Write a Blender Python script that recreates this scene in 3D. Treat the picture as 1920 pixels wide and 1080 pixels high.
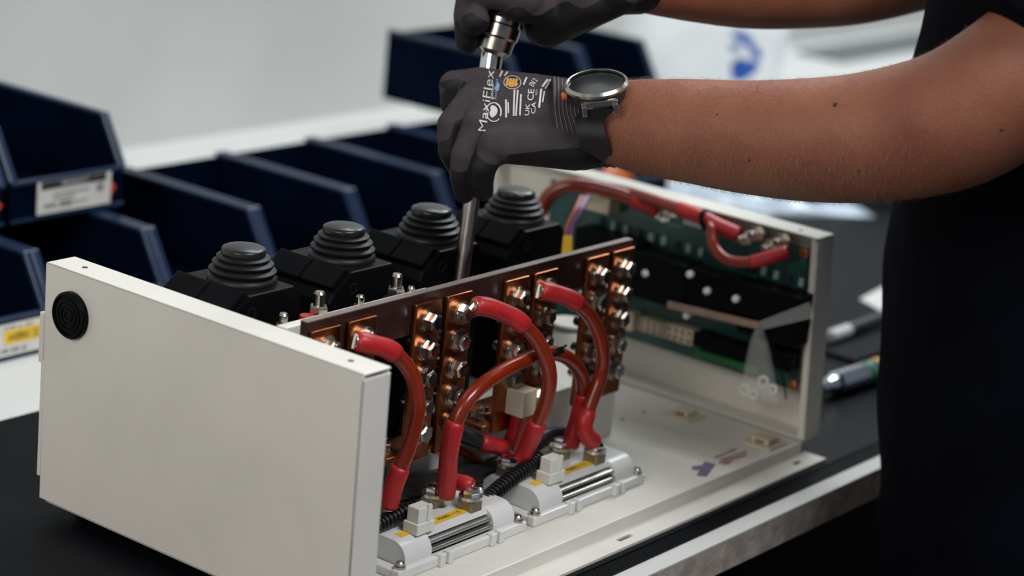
import bpy, bmesh, math, random
import numpy as np
from mathutils import Vector, Matrix, noise
from mathutils.bvhtree import BVHTree

random.seed(7)
for _o in list(bpy.data.objects):
    bpy.data.objects.remove(_o)
S = bpy.context.scene
COL = S.collection

# ------------------------------------------------------------------ camera
F = 4207.0
R = np.array([[0.61214574, -0.78499061, 0.09522259],
              [-0.16263239, -0.24283065, -0.95633884],
              [0.77383997, 0.56993247, -0.27631265]])
CAM = np.array([-0.97954318, -0.82273446, 0.60037108])
cd = bpy.data.cameras.new('camera')
co = bpy.data.objects.new('camera', cd)
COL.objects.link(co)
M4 = Matrix.Identity(4)
for i in range(3):
    M4[i][0] = R[0][i]
    M4[i][1] = -R[1][i]
    M4[i][2] = -R[2][i]
    M4[i][3] = CAM[i]
co.matrix_world = M4
cd.sensor_width = 36.0
cd.lens = F / 1920 * 36
cd.clip_start = 0.05
cd.dof.use_dof = True
cd.dof.focus_distance = 1.525
cd.dof.aperture_fstop = 4.2
cd.dof.aperture_blades = 0
S.camera = co

# ------------------------------------------------------------------ light
w = bpy.data.worlds.new('world')
S.world = w
w.use_nodes = True
w.node_tree.nodes['Background'].inputs[0].default_value = (0.72, 0.82, 1.0, 1)
w.node_tree.nodes['Background'].inputs[1].default_value = 0.15


def area(name, loc, target, sx, sy, power, col):
    l = bpy.data.lights.new(name, 'AREA')
    l.shape = 'RECTANGLE'
    l.size, l.size_y, l.energy, l.color = sx, sy, power, col
    o = bpy.data.objects.new(name, l)
    COL.objects.link(o)
    o.location = loc
    o.rotation_euler = (Vector(target) - Vector(loc)).to_track_quat('-Z', 'Y').to_euler()
    return o


area('ceiling_lamp', (1.45, 0.50, 2.1), (0.9, 0.40, 0), 1.3, 0.30, 23, (0.93, 0.98, 1.0))
area('right_fill', (2.6, 0.35, 2.2), (2.1, 0.7, 0.0), 1.5, 0.6, 52, (0.90, 0.96, 1.0))  # unseen source added high on the right, brightens bench top and bag
area('front_fill', (-0.02, -1.42, 2.08), (0.25, 0.05, 0.0), 1.2, 0.4, 43, (0.97, 0.98, 1.0))  # unseen fill added above the front for the power modules
area('left_fill', (-2.4, -0.25, 1.5), (0.1, 0.1, 0.1), 1.5, 1.0, 36, (1.0, 0.95, 0.88))  # unseen fill added from the left for the near panel face

vs = S.view_settings
vs.view_transform = 'Standard'
vs.look = 'None'
vs.exposure = 0.0
vs.gamma = 1.0
vs.use_curve_mapping = False


# ------------------------------------------------------------------ helpers
def at(u, v, ax, val):
    """point of the viewing line through a photo pixel on the plane axis=val"""
    d = R.T @ np.array([(u - 960) / F, (v - 540) / F, 1.0])
    return Vector(CAM + d * (val - CAM[ax]) / d[ax])


def dp(u, v, z):
    """the same at a distance z along the viewing axis"""
    return Vector(CAM + R.T @ (np.array([(u - 960) / F, (v - 540) / F, 1.0]) * z))


def pix(p):
    q = R @ (np.array(p) - CAM)
    return 960 + F * q[0] / q[2], 540 + F * q[1] / q[2]


VR = Vector(R[0])
VU = Vector(-R[1])
VN = Vector(-R[2])      # towards the viewer
MATS = {}


def mat(name, col, rough=0.5, metal=0.0, var=0.06, scale=40.0, bump=0.0, bscale=300.0, spec=0.5,
        sss=0.0, col2=None, coat=0.0, alpha=1.0, trans=0.0, rvar=0.0, fac=(0.35, 0.65), stretch=None):
    m = bpy.data.materials.new(name)
    m.use_nodes = True
    nt = m.node_tree
    b = nt.nodes['Principled BSDF']
    tc = nt.nodes.new('ShaderNodeTexCoord')
    vec = tc.outputs['Object']
    if stretch:
        mp = nt.nodes.new('ShaderNodeMapping')
        mp.inputs['Scale'].default_value = stretch
        nt.links.new(vec, mp.inputs[0])
        vec = mp.outputs[0]
    n = nt.nodes.new('ShaderNodeTexNoise')
    n.inputs['Scale'].default_value = scale
    n.inputs['Detail'].default_value = 5
    nt.links.new(vec, n.inputs['Vector'])
    rp = nt.nodes.new('ShaderNodeValToRGB')
    rp.color_ramp.elements[0].position = fac[0]
    rp.color_ramp.elements[1].position = fac[1]
    c = np.array(col)
    c2 = np.array(col2) if col2 else np.clip(c * (1 + var), 0, 1)
    c1 = c if col2 else c * (1 - var)
    rp.color_ramp.elements[0].color = (*c1, 1)
    rp.color_ramp.elements[1].color = (*c2, 1)
    nt.links.new(n.outputs['Fac'], rp.inputs[0])
    nt.links.new(rp.outputs[0], b.inputs['Base Color'])
    b.inputs['Roughness'].default_value = rough
    b.inputs['Metallic'].default_value = metal
    b.inputs['Specular IOR Level'].default_value = spec
    b.inputs['Alpha'].default_value = alpha
    b.inputs['Transmission Weight'].default_value = trans
    if coat:
        b.inputs['Coat Weight'].default_value = coat
        b.inputs['Coat Roughness'].default_value = 0.15
    if sss:
        b.inputs['Subsurface Weight'].default_value = sss
        b.inputs['Subsurface Radius'].default_value = (0.006, 0.002, 0.001)
        b.inputs['Subsurface Scale'].default_value = 1.0
    if rvar:
        mr = nt.nodes.new('ShaderNodeMapRange')
        mr.inputs['To Min'].default_value = max(0.02, rough - rvar)
        mr.inputs['To Max'].default_value = rough + rvar
        nt.links.new(n.outputs['Fac'], mr.inputs[0])
        nt.links.new(mr.outputs[0], b.inputs['Roughness'])
    if bump:
        n2 = nt.nodes.new('ShaderNodeTexNoise')
        n2.inputs['Scale'].default_value = bscale
        n2.inputs['Detail'].default_value = 3
        nt.links.new(vec, n2.inputs['Vector'])
        bp = nt.nodes.new('ShaderNodeBump')
        bp.inputs['Strength'].default_value = bump
        bp.inputs['Distance'].default_value = 0.001
        nt.links.new(n2.outputs['Fac'], bp.inputs['Height'])
        nt.links.new(bp.outputs[0], b.inputs['Normal'])
    MATS[name] = m
    return m


mat('powder_white', (0.66, 0.635, 0.575), 0.42, var=0.03, scale=15, bump=0.08, bscale=900)
mat('wall_paint', (0.50, 0.505, 0.485), 0.9, var=0.04, scale=6, bump=0.25, bscale=120)
mat('laminate', (0.56, 0.56, 0.54), 0.4, var=0.03, scale=8)
mat('particle_board', (0.25, 0.215, 0.185), 0.9, col2=(0.38, 0.335, 0.295), scale=70, bump=0.6, bscale=250)
mat('rubber_mat', (0.0042, 0.0048, 0.0064), 0.40, var=0.15, scale=30, bump=0.1, bscale=500, spec=0.05)
mat('floor', (0.06, 0.06, 0.065), 0.6, var=0.2, scale=5)
mat('bin_blue', (0.0019, 0.0048, 0.0150), 0.45, var=0.15, scale=25, bump=0.05, bscale=300, spec=0.01)
mat('bin_rim_lit', (0.009, 0.021, 0.054), 0.3, var=0.15, scale=25, spec=0.4)  # shell blue lightened: light caught on rims and lips put into the colour
mat('paper', (0.62, 0.61, 0.57), 0.7, var=0.05, scale=60)
mat('yellow_label', (0.78, 0.50, 0.03), 0.5, var=0.05)
mat('ink', (0.02, 0.02, 0.022), 0.7)
mat('grey_ink', (0.22, 0.22, 0.22), 0.7)
mat('red_ink', (0.55, 0.05, 0.02), 0.6)
mat('purple_ink', (0.13, 0.10, 0.20), 0.6)
mat('pink_ink', (0.36, 0.17, 0.19), 0.6)
mat('blue_ink', (0.004, 0.10, 0.46), 0.5, var=0.2, scale=30)
mat('light_blue_ink', (0.20, 0.34, 0.55), 0.7)
mat('print_white', (0.52, 0.51, 0.49), 0.8)
mat('print_orange', (0.62, 0.29, 0.07), 0.8)
mat('black_plastic', (0.0035, 0.0038, 0.0045), 0.34, var=0.15, bump=0.05, bscale=500, spec=0.05)
mat('black_rubber', (0.0075, 0.0075, 0.0085), 0.45, var=0.2, bump=0.05, spec=0.3)
mat('cap_black', (0.010, 0.010, 0.011), 0.3, var=0.1, spec=0.45)
mat('copper', (0.21, 0.064, 0.024), 0.34, 1.0, col2=(0.44, 0.15, 0.060), scale=28, rvar=0.08, bump=0.08, bscale=250)
mat('phenolic_edge_lit', (0.17, 0.135, 0.12), 0.5, var=0.12, scale=60)
mat('phenolic', (0.030, 0.012, 0.010), 0.35, var=0.25, scale=60, coat=0.2)
mat('steel', (0.46, 0.42, 0.37), 0.24, 1.0, var=0.15, scale=120, rvar=0.06)
mat('shaft_steel', (0.42, 0.37, 0.33), 0.28, 1.0, var=0.12, scale=60, rvar=0.06)
mat('chrome', (0.80, 0.82, 0.84), 0.10, 1.0, var=0.05)
mat('tin', (0.78, 0.74, 0.66), 0.28, 1.0, var=0.1)
mat('dull_brass', (0.34, 0.28, 0.21), 0.45, 1.0, var=0.15, scale=90)
mat('cable_red', (0.195, 0.0160, 0.0027), 0.26, var=0.12, scale=60, coat=0.25)
mat('shrink_red', (0.40, 0.0110, 0.0140), 0.42, var=0.10, scale=90, bump=0.15, bscale=200)
mat('cable_black', (0.010, 0.010, 0.011), 0.4, var=0.2)
mat('conduit_black', (0.009, 0.009, 0.011), 0.35, var=0.2)
mat('module_grey', (0.67, 0.67, 0.645), 0.27, var=0.03, scale=30)
mat('module_dark', (0.055, 0.052, 0.048), 0.4, var=0.2)
mat('slat_metal', (0.42, 0.41, 0.39), 0.3, 0.85, var=0.1)
mat('nylon_white', (0.70, 0.685, 0.63), 0.4, sss=0.1, var=0.03)
mat('cream_plastic', (0.56, 0.49, 0.36), 0.45, var=0.04)
mat('pcb_green', (0.004, 0.052, 0.043), 0.35, var=0.35, scale=70, coat=0.2)
mat('terminal_green', (0.012, 0.11, 0.03), 0.4, var=0.2)
mat('silkscreen', (0.33, 0.38, 0.36), 0.6)
mat('wire_orange', (0.45, 0.10, 0.02), 0.4)
mat('wire_violet', (0.09, 0.04, 0.13), 0.4)
mat('wire_yellow', (0.62, 0.36, 0.01), 0.4)
mat('strap_tan', (0.24, 0.165, 0.125), 0.5, var=0.15, scale=60)
mat('clear_plastic', (0.85, 0.86, 0.86), 0.18, var=0.02, alpha=0.13, bump=0.8, bscale=90)
mat('bag_white', (0.84, 0.88, 0.90), 0.45, var=0.04, scale=9, bump=0.6, bscale=25)
mat('film_grey', (0.34, 0.40, 0.47), 0.3, var=0.25, scale=22, bump=0.8, bscale=40)
mat('plain_grey', (0.115, 0.12, 0.12), 0.5, var=0.1)
mat('dark_case', (0.02, 0.022, 0.027), 0.45, var=0.2)
mat('cardboard', (0.16, 0.10, 0.055), 0.85, var=0.15, scale=25)
mat('shirt_navy', (0.0020, 0.0026, 0.0052), 0.9, var=0.25, scale=18, bump=0.4, bscale=700, spec=0.05)
mat('glove_grey', (0.052, 0.043, 0.048), 0.95, var=0.10, scale=60, bump=0.55, bscale=1500, spec=0.15)
mat('glove_coating', (0.0050, 0.0052, 0.0058), 0.6, var=0.2, bump=0.25, bscale=1800, spec=0.3)
mat('glove_line', (0.17, 0.145, 0.15), 0.95)
mat('skin', (0.185, 0.058, 0.033), 0.5, col2=(0.275, 0.105, 0.060), scale=16, sss=0.12, bump=0.35, bscale=420, spec=0.35,
    fac=(0.3, 0.7))
mat('mole', (0.02, 0.009, 0.006), 0.6)
mat('hair_light', (0.23, 0.125, 0.062), 0.5)
mat('watch_steel', (0.50, 0.47, 0.43), 0.24, 1.0, var=0.1, rvar=0.05)
mat('watch_glass', (0.008, 0.009, 0.010), 0.16, spec=0.4, var=0.1)
mat('watch_body', (0.02, 0.02, 0.021), 0.4)
mat('strap_black', (0.007, 0.007, 0.008), 0.65, var=0.2, bump=0.4, bscale=900)
mat('crown_orange', (0.42, 0.085, 0.015), 0.4)
mat('tape_green', (0.01, 0.18, 0.12), 0.4)


class MB:
    def __init__(self):
        self.v, self.f = [], []

    def add(self, vs, fs):
        n = len(self.v)
        self.v += [Vector(p) for p in vs]
        self.f += [tuple(i + n for i in q) for q in fs]
        return self

    def box(self, lo, hi):
        (a, b, c), (d, e, f) = lo, hi
        vs = [(a, b, c), (d, b, c), (d, e, c), (a, e, c), (a, b, f), (d, b, f), (d, e, f), (a, e, f)]
        return self.add(vs, [(0, 3, 2, 1), (4, 5, 6, 7), (0, 1, 5, 4), (1, 2, 6, 5), (2, 3, 7, 6), (3, 0, 4, 7)])

    def obox(self, c, ax, hs):
        """oriented box: centre, three unit axes, half sizes"""
        c = Vector(c)
        vs = []
        for k in (-1, 1):
            for (i, j) in ((-1, -1), (1, -1), (1, 1), (-1, 1)):
                vs.append(c + ax[0] * i * hs[0] + ax[1] * j * hs[1] + ax[2] * k * hs[2])
        return self.add(vs, [(0, 3, 2, 1), (4, 5, 6, 7), (0, 1, 5, 4), (1, 2, 6, 5), (2, 3, 7, 6), (3, 0, 4, 7)])

    def rings(self, rs, cap=True):
        n = len(rs[0])
        vs = [p for r in rs for p in r]
        fs = []
        for k in range(len(rs) - 1):
            for i in range(n):
                j = (i + 1) % n
                fs.append((k * n + i, k * n + j, (k + 1) * n + j, (k + 1) * n + i))
        if cap:
            fs.append(tuple(reversed(range(n))))
            fs.append(tuple((len(rs) - 1) * n + i for i in range(n)))
        return self.add(vs, fs)

    def lathe(self, o, axis, prof, n=24, cap=True, flat=None):
        """prof: (radius, height) pairs along axis from o"""
        o = Vector(o)
        a = Vector(axis).normalized()
        x = a.orthogonal().normalized() if flat is None else Vector(flat).normalized()
        y = a.cross(x)
        rs = []
        for r, h in prof:
            rs.append([o + a * h + (x * math.cos(2 * math.pi * i / n) + y * math.sin(2 * math.pi * i / n)) * r
                       for i in range(n)])
        return self.rings(rs, cap)

    def cyl(self, p0, p1, r, n=16, r1=None):
        p0, p1 = Vector(p0), Vector(p1)
        return self.lathe(p0, p1 - p0, [(r, 0), (r if r1 is None else r1, (p1 - p0).length)], n)

    def prism(self, poly, o, ax, ay, az, depth):
        """polygon in (ax, ay) at o, extruded along az"""
        o = Vector(o)
        r0 = [o + ax * p[0] + ay * p[1] for p in poly]
        r1 = [p + az * depth for p in r0]
        return self.rings([r0, r1])

    def tube(self, pts, rad, n=14, cap=True):
        pts = [Vector(p) for p in pts]
        rs = []
        t0 = (pts[1] - pts[0]).normalized()
        x = t0.orthogonal().normalized()
        for i, p in enumerate(pts):
            t = (pts[min(i + 1, len(pts) - 1)] - pts[max(i - 1, 0)]).normalized()
            x = (x - t * x.dot(t)).normalized()
            y = t.cross(x)
            r = rad(i / (len(pts) - 1)) if callable(rad) else rad
            rs.append([p + (x * math.cos(2 * math.pi * k / n) + y * math.sin(2 * math.pi * k / n)) * r
                       for k in range(n)])
        return self.rings(rs, cap)

    def capsule(self, p0, p1, r0, r1, n=16, m=5):
        p0, p1 = Vector(p0), Vector(p1)
        L = (p1 - p0).length
        prof = []
        for i in range(m + 1):
            a = math.pi / 2 * (1 - i / m)
            prof.append((max(r0 * math.cos(a), 1e-5), -r0 * math.sin(a)))
        for i in range(m + 1):
            a = math.pi / 2 * i / m
            prof.append((max(r1 * math.cos(a), 1e-5), L + r1 * math.sin(a)))
        return self.lathe(p0, p1 - p0, prof, n)


X, Y, Z = Vector((1, 0, 0)), Vector((0, 1, 0)), Vector((0, 0, 1))


def mesh_of(name, mb, m, smooth=False, origin=None):
    me = bpy.data.meshes.new(name)
    o = origin or Vector((0, 0, 0))
    me.from_pydata([tuple(p - o) for p in mb.v], [], mb.f)
    bm = bmesh.new()
    bm.from_mesh(me)
    bmesh.ops.recalc_face_normals(bm, faces=bm.faces)
    bm.to_mesh(me)
    bm.free()
    me.materials.append(MATS[m])
    if smooth:
        me.polygons.foreach_set('use_smooth', [True] * len(me.polygons))
    return me


def wpos(p):
    v = Vector((0, 0, 0))
    while p is not None:
        v += p.location
        p = p.parent
    return v


def obj(name, mb, m, parent=None, smooth=False, bevel=0.0, origin=None, auto=None, label=None, kind=None):
    po = wpos(parent)
    if origin is None:
        if parent is None:
            lo = Vector([min(p[i] for p in mb.v) for i in range(3)])
            hi = Vector([max(p[i] for p in mb.v) for i in range(3)])
            origin = Vector(((lo.x + hi.x) / 2, (lo.y + hi.y) / 2, lo.z))
        else:
            origin = po
    me = mesh_of(name, mb, m, smooth, origin)
    o = bpy.data.objects.new(name, me)
    COL.objects.link(o)
    o.location = origin - po
    if parent is not None:
        o.parent = parent
    if bevel:
        md = o.modifiers.new('bevel', 'BEVEL')
        md.width = bevel
        md.segments = 2
        md.limit_method = 'ANGLE'
        md.angle_limit = math.radians(50)
    if auto:
        me.polygons.foreach_set('use_smooth', [True] * len(me.polygons))
        me.set_sharp_from_angle(angle=math.radians(auto))
    if label:
        o['label'] = label
    if kind:
        o['kind'] = kind
    return o


def tag(o, label, cat, group=None):
    o['label'] = label
    o['category'] = cat
    if group:
        o['group'] = group
    return o


def thing(name, label, cat, loc=(0, 0, 0), group=None):
    o = bpy.data.objects.new(name, None)
    o.empty_display_size = 0.02
    COL.objects.link(o)
    o.location = loc
    return tag(o, label, cat, group)


def inst(o, name, loc, parent, rot=None):
    """a copy of a mesh object that shares its mesh, placed in world coordinates"""
    c = o.copy()
    c.name = name
    COL.objects.link(c)
    c.parent = parent
    c.location = Vector(loc) - wpos(parent)
    if rot is not None:
        c.rotation_euler = rot
    return c


def copy_tree(o, parent=None):
    c = o.copy()
    COL.objects.link(c)
    c.parent = parent
    for ch in list(o.children):
        copy_tree(ch, c)
    return c


def spline(pts, n=12):
    pts = [Vector(p) for p in pts]
    out = []
    P = [2 * pts[0] - pts[1]] + pts + [2 * pts[-1] - pts[-2]]
    for i in range(1, len(P) - 2):
        for k in range(n):
            t = k / n
            a, b, c, d = P[i - 1], P[i], P[i + 1], P[i + 2]
            out.append(0.5 * (2 * b + (c - a) * t + (2 * a - 5 * b + 4 * c - d) * t * t + (3 * b - a - 3 * c + d) * t ** 3))
    out.append(pts[-1])
    # even spacing
    L = [0]
    for i in range(1, len(out)):
        L.append(L[-1] + (out[i] - out[i - 1]).length)
    N = max(8, int(L[-1] / 0.0025))
    res = []
    j = 0
    for k in range(N + 1):
        s = L[-1] * k / N
        while j < len(L) - 2 and L[j + 1] < s:
            j += 1
        t = (s - L[j]) / max(1e-9, L[j + 1] - L[j])
        res.append(out[j].lerp(out[j + 1], min(1, max(0, t))))
    return res


def remesh(mb, voxel, smooth_it=4):
    me = bpy.data.meshes.new('tmp')
    me.from_pydata([tuple(p) for p in mb.v], [], mb.f)
    bm = bmesh.new()
    bm.from_mesh(me)
    bmesh.ops.recalc_face_normals(bm, faces=bm.faces)
    bm.to_mesh(me)
    bm.free()
    o = bpy.data.objects.new('tmp', me)
    COL.objects.link(o)
    md = o.modifiers.new('r', 'REMESH')
    md.mode = 'VOXEL'
    md.voxel_size = voxel
    sm = o.modifiers.new('s', 'SMOOTH')
    sm.factor = 0.5
    sm.iterations = smooth_it
    dg = bpy.context.evaluated_depsgraph_get()
    ev = o.evaluated_get(dg)
    m2 = bpy.data.meshes.new_from_object(ev)
    out = MB()
    out.v = [v.co.copy() for v in m2.vertices]
    out.f = [tuple(p.vertices) for p in m2.polygons]
    bpy.data.objects.remove(o)
    bpy.data.meshes.remove(me)
    bpy.data.meshes.remove(m2)
    return out


def split_by(mb, fn):
    """cut a mesh along fn = 0 and return (positive, negative) halves"""
    bm = bmesh.new()
    vs = [bm.verts.new(p) for p in mb.v]
    for f in mb.f:
        try:
            bm.faces.new([vs[i] for i in f])
        except ValueError:
            pass
    val = {v: fn(v.co) for v in bm.verts}
    new = []
    for e in list(bm.edges):
        a, b = e.verts
        fa, fb = val[a], val[b]
        if (fa > 0) != (fb > 0):
            t = min(0.98, max(0.02, fa / (fa - fb)))
            ne, nv = bmesh.utils.edge_split(e, a, t)
            val[nv] = 0.0
            new.append(nv)
    bmesh.ops.connect_verts(bm, verts=new)
    bm.verts.index_update()
    pos, neg = MB(), MB()
    for tgt, sgn in ((pos, 1), (neg, -1)):
        idx = {}
        for f in bm.faces:
            s = sum(val[v] for v in f.verts)
            if (s > 0) == (sgn > 0):
                q = []
                for v in f.verts:
                    if v not in idx:
                        idx[v] = len(tgt.v)
                        tgt.v.append(v.co.copy())
                    q.append(idx[v])
                tgt.f.append(tuple(q))
    bm.free()
    return pos, neg


def text_geo(s, bold=False):
    """triangles of a word: height about 1, start at 0; returns verts (2D), faces, width"""
    cu = bpy.data.curves.new('t', 'FONT')
    cu.body = s
    cu.size = 1.0
    cu.resolution_u = 3
    if bold and 'M' not in s:
        cu.offset = 0.008
    o = bpy.data.objects.new('t', cu)
    COL.objects.link(o)
    dg = bpy.context.evaluated_depsgraph_get()
    me = bpy.data.meshes.new_from_object(o.evaluated_get(dg))
    bm = bmesh.new()
    bm.from_mesh(me)
    bmesh.ops.triangulate(bm, faces=bm.faces)
    for _ in range(3):
        le = [e for e in bm.edges if e.calc_length() > 0.14]
        if le:
            bmesh.ops.subdivide_edges(bm, edges=le, cuts=1)
            bmesh.ops.triangulate(bm, faces=bm.faces)
    v = [(p.co.x, p.co.y) for p in bm.verts]
    bm.verts.index_update()
    f = [tuple(q.index for q in p.verts) for p in bm.faces]
    bm.free()
    bpy.data.objects.remove(o)
    bpy.data.curves.remove(cu)
    bpy.data.meshes.remove(me)
    x0, x1 = min(p[0] for p in v), max(p[0] for p in v)
    return [(p[0] - x0, p[1]) for p in v], f, x1 - x0


def text_mb(s, o, ax, ay, h, width=None, mb=None):
    """flat lettering at o along ax, letters rising along ay, cap height about h*0.7"""
    v, f, wd = text_geo(s)
    kx = h if width is None else width / wd
    mb = mb or MB()
    o = Vector(o)
    return mb.add([o + ax * p[0] * kx + ay * p[1] * h for p in v], f)


def struct(o, kind='structure'):
    o['kind'] = kind
    return o


# ================================================================== SETTING
TZ = -0.0145         # bench top
MZ = -0.0125         # rubber mat top
WY = 1.075           # wall
struct(obj('wall_back', MB().box((-2.2, WY, -0.9), (6.0, WY + 0.1, 2.4)), 'wall_paint'))
struct(obj('wall_right', MB().box((6.0, -2.5, -0.9), (6.1, WY + 0.1, 2.4)), 'wall_paint'))
struct(obj('floor', MB().box((-3.0, -3.0, -0.92), (6.1, WY + 0.1, -0.9)), 'floor'))
o = struct(obj('grey_strip', MB().box((2.27, 0.945, TZ), (5.0, 1.035, TZ + 0.006)), 'plain_grey', bevel=0.003))  # flat grey strip lying on the bench along the wall

# ---- bench: white laminated board with a chipped front edge
bench = thing('workbench', 'white laminate workbench top with a chipped particle board front edge', 'workbench',
              (1.0, 0.5, -0.9))
BY = -0.0545
top = MB().box((-1.2, BY + 0.0, TZ - 0.026), (4.8, WY, TZ - 0.0012))
obj('board_core', top, 'particle_board', bench)
# laminate sheet whose front edge is chipped
lam = MB()
N = 520
xs = [-1.2 + 6.0 * i / N for i in range(N + 1)]
xs = sorted(xs + [0.15 + 0.55 * i / 420 for i in range(421)])
fr = []
for x in xs:
    c = noise.noise(Vector((x * 45, 3.1, 0))) + 0.6 * noise.noise(Vector((x * 160, 9.0, 0)))
    fr.append(max(0.0, c - 0.42) * 0.006)
r = []
for x, k in zip(xs, fr):
    r.append([Vector((x, BY + k, TZ)), Vector((x, WY, TZ)), Vector((x, WY, TZ - 0.0012)), Vector((x, BY + k, TZ - 0.0012))])
lam.rings(r)
obj('laminate_sheet', lam, 'laminate', bench)
for (lx, ly) in ((-1.0, 0.05), (2.2, 0.05), (-1.0, 0.95), (2.2, 0.95)):
    obj('leg', MB().box((lx - 0.03, ly - 0.03, -0.9), (lx + 0.03, ly + 0.03, TZ - 0.026)), 'plain_grey', bench, bevel=0.004)
obj('lower_shelf', MB().box((-1.0, 0.1, -0.47), (2.2, 0.95, -0.45)), 'dark_case', bench)

# ---- mat with fine ribs along its front border
matt = thing('bench_mat', 'black rubber mat with a finely ribbed border on the white bench', 'mat', (1.0, 0.2, TZ))
obj('sheet', MB().box((-1.0, -0.024, TZ), (3.4, 0.447, MZ)), 'rubber_mat', matt)
rb = MB()
prof = []
y0 = -0.0385
for k in range(7):
    prof += [(y0 + k * 0.00207, 0.0013), (y0 + k * 0.00207 + 0.0012, 0.0013), (y0 + k * 0.00207 + 0.0013, 0.0005),
             (y0 + k * 0.00207 + 0.00195, 0.0005)]
prof = [(y0, 0)] + prof + [(y0 + 0.0145, 0)]
rb.prism(prof, (-1.0, 0, TZ), Y, Z, X, 4.4)
obj('ribbed_border', rb, 'rubber_mat', matt)

# ================================================================== ENCLOSURE
H = 0.17
DF = 0.0257
W_ = 0.2864
LX = 0.5813
enc = thing('equipment_enclosure', 'open off-white sheet metal equipment enclosure with two upright side panels', 'enclosure',
            (0.29, 0.14, MZ))
T_ = 0.0018


def lean(mb, dx, dy):
    mb.v = [Vector((p.x + dx * p.z / H, p.y + dy * p.z / H, p.z)) for p in mb.v]
    return mb


def panel(sx, x0, dx, dy, y1):
    """C-shaped sheet panel: outer skin at x0, flanges folded inwards (sx direction)"""
    b = MB()

    def bx(xa, xb, ya, yb, za, zb):
        b.box((min(xa, xb), ya, za), (max(xa, xb), yb, zb))
    bx(x0, x0 + sx * T_, 0, y1, 0.0, H)
    bx(x0, x0 + sx * DF, 0.0, y1, H - T_, H)
    bx(x0, x0 + sx * DF, 0.0, T_, 0.002, H - 0.0035)
    bx(x0, x0 + sx * DF, y1 - T_, y1, 0.002, H - 0.0035)
    bx(x0 + sx * (DF - T_), x0 + sx * DF, T_, 0.006, 0.002, H - T_)
    bx(x0, x0 + sx * DF, 0.0, y1, 0.0, T_)
    return lean(b, dx, dy)


p1 = obj('side_panel', panel(1, 0.0, 0.0, 0.0023, W_), 'powder_white', enc, bevel=0.0012,
         label='near side panel with a round black buzzer')
p2 = obj('side_panel', panel(-1, LX, -0.0048, 0.0093, 0.33), 'powder_white', enc, bevel=0.0012,
         label='far side panel carrying the circuit board')
# notch / tab at the back edge of the near panel
tb = MB().box((0.0, W_ + 0.0015, 0.098), (0.012, W_ + 0.0065, 0.134))
tb.box((0.0, W_, 0.016), (0.012, W_ + 0.0035, 0.100))
obj('edge_tab', tb, 'powder_white', p1, bevel=0.0008)
# small holes in the top flanges
for (px, py, dx, dy) in ((0.013, 0.262, 0, 0.0023), (0.013, 0.022, 0, 0.0023), (LX - 0.016, 0.022, -0.0048, 0.0093)):
    obj('flange_hole', MB().lathe((px + dx, py + dy, H - 0.001), Z, [(0.0021, 0), (0.0021, 0.00115)], 16), 'ink', enc)
# buzzer on the near panel
bc = at(127, 592, 0, -0.004)
bz = MB().lathe((0.0008, bc.y, bc.z), -X, [(0.0162, 0), (0.0162, 0.0042), (0.0150, 0.0055), (0.0140, 0.0055), (0.0138, 0.0040),
                                     (0.0112, 0.0042), (0.0110, 0.0050), (0.0098, 0.0050), (0.0096, 0.0042), (0.0080, 0.0044),
                                     (0.0078, 0.0052), (0.0064, 0.0052), (0.0062, 0.0044), (0.0046, 0.0046), (0.0044, 0.0054),
                                     (0.0030, 0.0054), (0.0028, 0.0046), (0.0010, 0.0048)], 40)
obj('buzzer', bz, 'black_plastic', enc, auto=30, label='round black buzzer with concentric grooves')
# base pan: top sheet, step down, outward flange with slots
bs = MB()
bs.box((T_, 0.0, -0.0018), (0.5545, 0.282, 0.0))
bs.box((0.03, 0.0, -0.0125), (0.5545, 0.0018, -0.0004))
bs.box((0.5527, 0.0, -0.0125), (0.5545, 0.282, -0.0004))
bs.box((0.03, 0.280, -0.0125), (0.5545, 0.282, -0.0004))
base = obj('base_pan', bs, 'powder_white', enc, bevel=0.0014)
fl = MB()
slots = [(0.05, 0.072), (0.283, 0.300), (0.528, 0.540)]
xa = 0.004
ya, yb = -0.0190, 0.0015
for (s0, s1) in slots + [(None, None)]:
    xb = s0 if s0 else 0.5625
    fl.box((xa, ya, MZ), (xb, yb, MZ + 0.002))
    if s0:
        fl.box((s0, ya, MZ), (s1, ya + 0.008, MZ + 0.002))
        fl.box((s0, yb - 0.0085, MZ), (s1, yb, MZ + 0.002))
        xa = s1
obj('base_flange', fl, 'powder_white', enc)
# pedestal for the contactors
pd = MB().box((0.02, 0.109, 0.0), (0.438, 0.1108, 0.054)).box((0.02, 0.109, 0.0522), (0.438, 0.235, 0.054))
pd.box((0.4362, 0.109, 0.0), (0.438, 0.235, 0.054)).box((0.02, 0.2332, 0.0), (0.438, 0.235, 0.054))
obj('pedestal', pd, 'powder_white', enc, bevel=0.001)
obj('terminal_strip', MB().box((0.05, 0.113, 0.1500), (0.2, 0.1215, 0.1605)), 'nylon_white', enc, bevel=0.0008)
for x_ in (0.05, 0.17):
    obj('strip_post', MB().box((x_, 0.113, 0.054), (x_ + 0.008, 0.1215, 0.150)), 'black_plastic', enc)
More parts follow.
